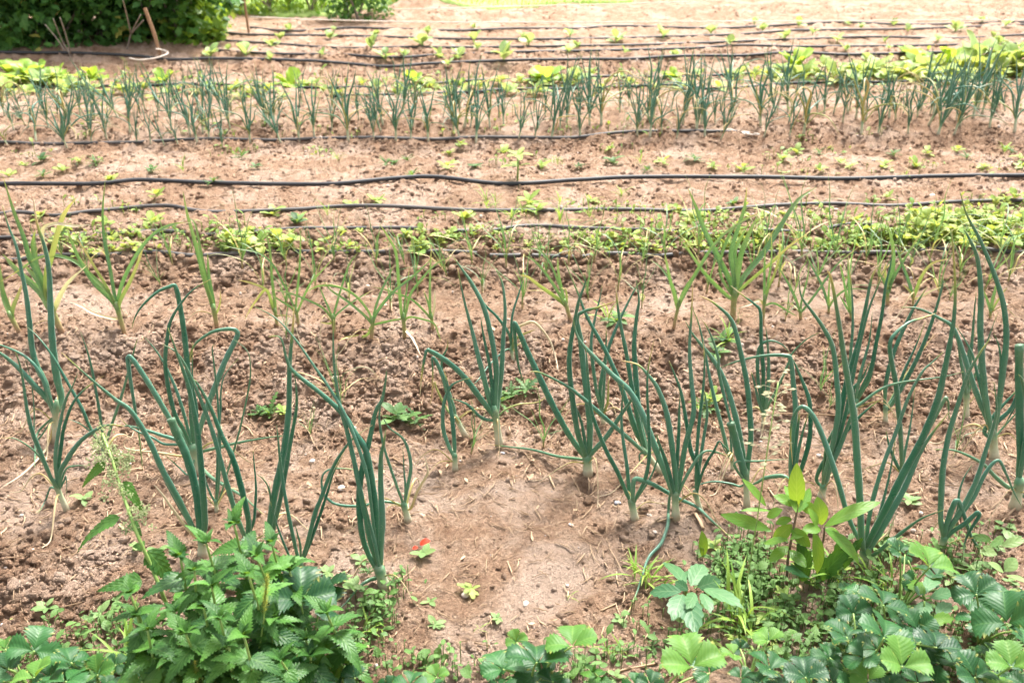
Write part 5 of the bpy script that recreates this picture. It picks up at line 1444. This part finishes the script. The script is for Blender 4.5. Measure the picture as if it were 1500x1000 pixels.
# feathery mat of seedlings along the hoses and between the far onions
def seedling_mat():
    mb = MB(); rr = random.Random(5)
    for x0, x1, y0, y1, n, s0, s1 in [(80, 460, 338, 376, 420, 6, 13), (460, 900, 340, 374, 360, 5, 11), (860, 1270, 330, 374, 620, 6, 13), (1230, 1520, 318, 370, 700, 7, 15), (940, 1520, 298, 330, 300, 5, 11), (0, 940, 300, 338, 160, 4, 9),
                                    (-20, 420, 122, 147, 420, 5, 11), (420, 900, 118, 143, 380, 5, 10), (900, 1250, 108, 130, 330, 5, 10), (1150, 1520, 100, 124, 480, 6, 13), (0, 1500, 150, 206, 420, 4, 9), (0, 1500, 216, 256, 300, 4, 9)]:
        for q in range(int(n*.6)):
            if q % 9 == 0: zx, zy, zr = rr.uniform(x0, x1), rr.uniform(y0, y1), rr.random()
            P = ground(zx+rr.gauss(0, 17), zy+rr.gauss(0, 3.2)); s = rr.uniform(s0, s1)/ppm(P); h = abs(rr.gauss(0, .9))*s
            V, F, L = blade(L=s, Wd=s*rr.uniform(.25, .7), prof=P_OVAL, nv=4, nu=1, fold=.25, droop=rr.uniform(.2, .9), rise=.25, rnd=zr*.6+rr.random()*.4)
            mb.add(xf(np.array(T_((P[0], P[1], P[2]+.003+h), rr.uniform(0, 6.28), rr.uniform(-.3, 1.0), rr.uniform(-.4, .4))), V), F, L)
            if h > .5*s: mb.add(*tube(np.array([P, P+[0, 0, h+.003]]), .0012, 4, 1, .5))
    tag(put('seedling_carpet', mb.mesh('seedling_carpet', M_RADISH)), 'stuff')
seedling_mat()
# ---------------------------------------------------------------- currant bushes, flower clumps
def currant_leaf():
    """three-lobed leaf as one small fan"""
    pts = [(0, 0)]
    for a, r in [(-2.2, .35), (-1.75, .62), (-1.25, .58), (-.95, .9), (-.62, .62), (-.30, .84), (0, 1.12), (.30, .84), (.62, .62), (.95, .9), (1.25, .58), (1.75, .62), (2.2, .35)]:
        pts.append((math.sin(a)*r*.62, .42+math.cos(a)*r*.62))
    V = np.array([(x, y, -.25*(x*x+(y-.3)**2)+.16*abs(x)) for x, y in pts]); V = np.vstack([V, [0, .42, .02]])
    n = len(V)-1
    F = [(n, i, i+1) for i in range(1, n-1)]+[(n, 0, 1), (n, n-1, 0)]
    L = np.array([(min(1, max(0, v[1])), min(1, abs(v[0])*1.6), 0, 0) for v in V])
    return V, F, L

def bush(lab, cx, cy, rx, ry, h, n, mat, size, seed, name='currant_bush', cat='bush', group='currant bushes at the back left', stems=9, low=.02, lift=0.):
    rr = random.Random(seed); z0 = gh(cx, cy)
    B = np.array([cx, cy, z0]); root = thing(name, lab, cat, B, 0, group)
    tips = []
    for k in range(stems):
        a = rr.uniform(0, 6.28); q = rr.uniform(.35, .95); b = np.array([rr.uniform(-.35, .35)*rx, rr.uniform(-.35, .35)*ry, -.03])
        tip = np.array([math.cos(a)*rx*q, math.sin(a)*ry*q, h*rr.uniform(.6, .95)])
        mid = b*.5+tip*.5+np.array([rr.uniform(-.06, .06), rr.uniform(-.06, .06), .05])
        P = spline(np.array([b, b*.8+mid*.2+[0, 0, .03], mid, tip]), 5)
        V, F, L = tube(P, np.linspace(.011, .004, len(P)), 6, 1, .5); put('branch', MB().add(V, F, L).mesh('branch', M_GREYSTEM), root)
        tips += [tuple(p) for p in P[4:]]
    LV, LF, LL = currant_leaf()
    # leaf sprays gathered round clump centres, with gaps between them
    cl = []
    for _ in range(int(n/26)):
        a = rr.uniform(0, 6.28); q = rr.random()**.38
        zz = rr.uniform(low, 1)
        w = math.sqrt(max(.05, 1-max(0, zz-.35)**2/.46))*(0.82+.25*math.sin(a*3+seed)+.12*math.sin(zz*9+a*2))
        cl.append((math.cos(a)*rx*q*w, math.sin(a)*ry*q*w, zz*h, rr.random()))
    LFa = np.array(LF); Vs, Fs, Ls, off = [], [], [], 0
    for i in range(n):
        c = cl[rr.randrange(len(cl))]
        p = (c[0]+rr.gauss(0, .055), c[1]+rr.gauss(0, .055), max(.03, c[2]+rr.gauss(0, .05)))
        s = size*rr.uniform(.6, 1.25)
        M = np.array(T_(p, rr.uniform(0, 6.28), rr.gauss(-.45, .5), rr.gauss(0, .4), s))
        V = xf(M, LV); l = LL.copy(); l[:, 2] = min(1, max(0, .6*c[3]+.4*rr.random())); l[:, 3] = .7 if rr.random() < .015 else 0
        Vs.append(V); Fs.append(LFa+off); Ls.append(l); off += len(V)
    put('foliage', mesh_np('foliage', np.concatenate(Vs), np.concatenate(Fs), np.concatenate(Ls), False, mat), root)
    return root
def bx(x, y): P = ground(x, y); return P[0], P[1]
x, y = bx(-20, 74); bush('dense dark currant bush cut off by the left edge', x, y+.42, .62, .48, .95, 5200, M_CURR, .062, 1)
x, y = bx(100, 76); bush('dark currant bush with bare grey branches showing', x, y+.42, .52, .46, 1.0, 4800, M_CURR, .060, 2, stems=12)
x, y = bx(196, 74); bush('dark currant bush right behind the wooden stake', x, y+.40, .46, .44, .95, 4200, M_CURR, .060, 3, stems=11)
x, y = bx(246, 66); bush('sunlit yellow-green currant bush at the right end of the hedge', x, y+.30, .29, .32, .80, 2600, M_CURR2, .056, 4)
# bare forked branches in front of the bushes
for lab, P in [('pale forked branch leaning out of the dark currant bush', [[(105, 83, 0), (92, 62, .09), (78, 28, .25)], [(98, 80, 0), (84, 58, .08), (66, 36, .17)], [(104, 80, .01), (96, 50, .15), (88, 26, .26)]]), ('thin forked branch standing before the bush behind the stake', [[(186, 74, 0), (192, 50, .10), (206, 22, .25)], [(192, 50, .1), (186, 24, .23), (180, 0, .36)], [(194, 48, .1), (210, 30, .2)]])]:
    B = ground(P[0][0][0], P[0][0][1]); mb = MB()
    for pl in P:
        Q = spline(np.array([at_height(*q) for q in pl]), 5); mb.add(*tube(Q-B, np.linspace(.0055, .003, len(Q)), 6, 1, .5))
    thing('bare_branch', lab, 'branch', B, 0, None, mb.mesh('bare_branch', M_GREYSTEM))

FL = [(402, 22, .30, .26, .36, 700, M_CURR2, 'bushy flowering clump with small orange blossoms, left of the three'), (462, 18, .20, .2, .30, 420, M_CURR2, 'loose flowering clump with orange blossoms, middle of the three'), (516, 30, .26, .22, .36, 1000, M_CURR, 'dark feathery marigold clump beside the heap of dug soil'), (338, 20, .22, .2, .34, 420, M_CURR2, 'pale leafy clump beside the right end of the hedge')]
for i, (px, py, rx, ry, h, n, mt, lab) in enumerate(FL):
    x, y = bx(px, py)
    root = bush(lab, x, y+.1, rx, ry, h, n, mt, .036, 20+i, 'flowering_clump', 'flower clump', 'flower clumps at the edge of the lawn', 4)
    for k in range(6 if i < 3 else 2):
        mb = MB(); c = np.array([U(-.9, .9)*rx, U(-.9, .2)*ry, h*U(.5, 1.05)])
        for j in range(9):
            V, F, L = blade(L=.028, Wd=.02, prof=P_ROUND, nv=4, nu=1, fold=.3, droop=.5, rnd=random.random()); mb.add(xf(np.array(T_(c, j*.7, U(.1, .9))), V), F, L)
        put('blossom', mb.mesh('blossom', M_ORANGE), root)
P = ground(553, 4); root = thing('marigold_flower', 'single bright orange flower on a stem beside the dark marigold clump', 'flower', P)
V, F, L = tube(np.array([[0, 0, -.01], [.01, 0, .07]]), .004, 6, 1, .5); put('stem', MB().add(V, F, L).mesh('stem', M_STEM), root); mb = MB()
for j in range(22):
    V, F, L = blade(L=.042, Wd=.026, prof=P_ROUND, nv=4, nu=1, fold=.3, droop=.5, rnd=random.random()); mb.add(xf(np.array(T_((.01, 0, .07), j*.9, .1+j*.05)), V), F, L)
put('blossom', mb.mesh('blossom', M_ORANGE), root)

# ---------------------------------------------------------------- light: bright hazy day, the sun high behind the beds
SUN_EL, SUN_AZ = rad(58), rad(24)     # azimuth measured from +Y towards +X
w = bpy.data.worlds.new('World'); S.world = w; w.use_nodes = True
nt = w.node_tree; nt.nodes.clear(); g = NT(nt)
sky = g.n('ShaderNodeTexSky'); sky.sky_type = 'NISHITA'; sky.sun_disc = False
sky.sun_elevation = SUN_EL; sky.sun_rotation = SUN_AZ; sky.air_density = 1.0; sky.dust_density = 5.0; sky.ozone_density = 1.0
hs = g.n('ShaderNodeHueSaturation'); hs.inputs['Saturation'].default_value = .18; g.l(sky.outputs[0], hs.inputs['Color'])
bg = g.n('ShaderNodeBackground'); bg.inputs['Strength'].default_value = .085
out = g.n('ShaderNodeOutputWorld'); g.l(hs.outputs[0], bg.inputs['Color']); g.l(bg.outputs[0], out.inputs['Surface'])
sd = bpy.data.lights.new('sun', 'SUN'); sd.energy = 2.1; sd.angle = rad(13); sd.color = (1., .95, .86)
so = bpy.data.objects.new('sun', sd); COL.objects.link(so)
dv = Vector((math.sin(SUN_AZ)*math.cos(SUN_EL), math.cos(SUN_AZ)*math.cos(SUN_EL), math.sin(SUN_EL)))
so.rotation_euler = dv.to_track_quat('Z', 'Y').to_euler()
so.location = (0, 0, 6)
S.view_settings.view_transform = 'Standard'; S.view_settings.look = 'None'; S.view_settings.gamma = 1
S.view_settings.exposure = 2.42
S.render.engine = 'CYCLES'; S.cycles.use_denoising = True
S.cycles.max_bounces = 6; S.cycles.diffuse_bounces = 3; S.cycles.transmission_bounces = 4
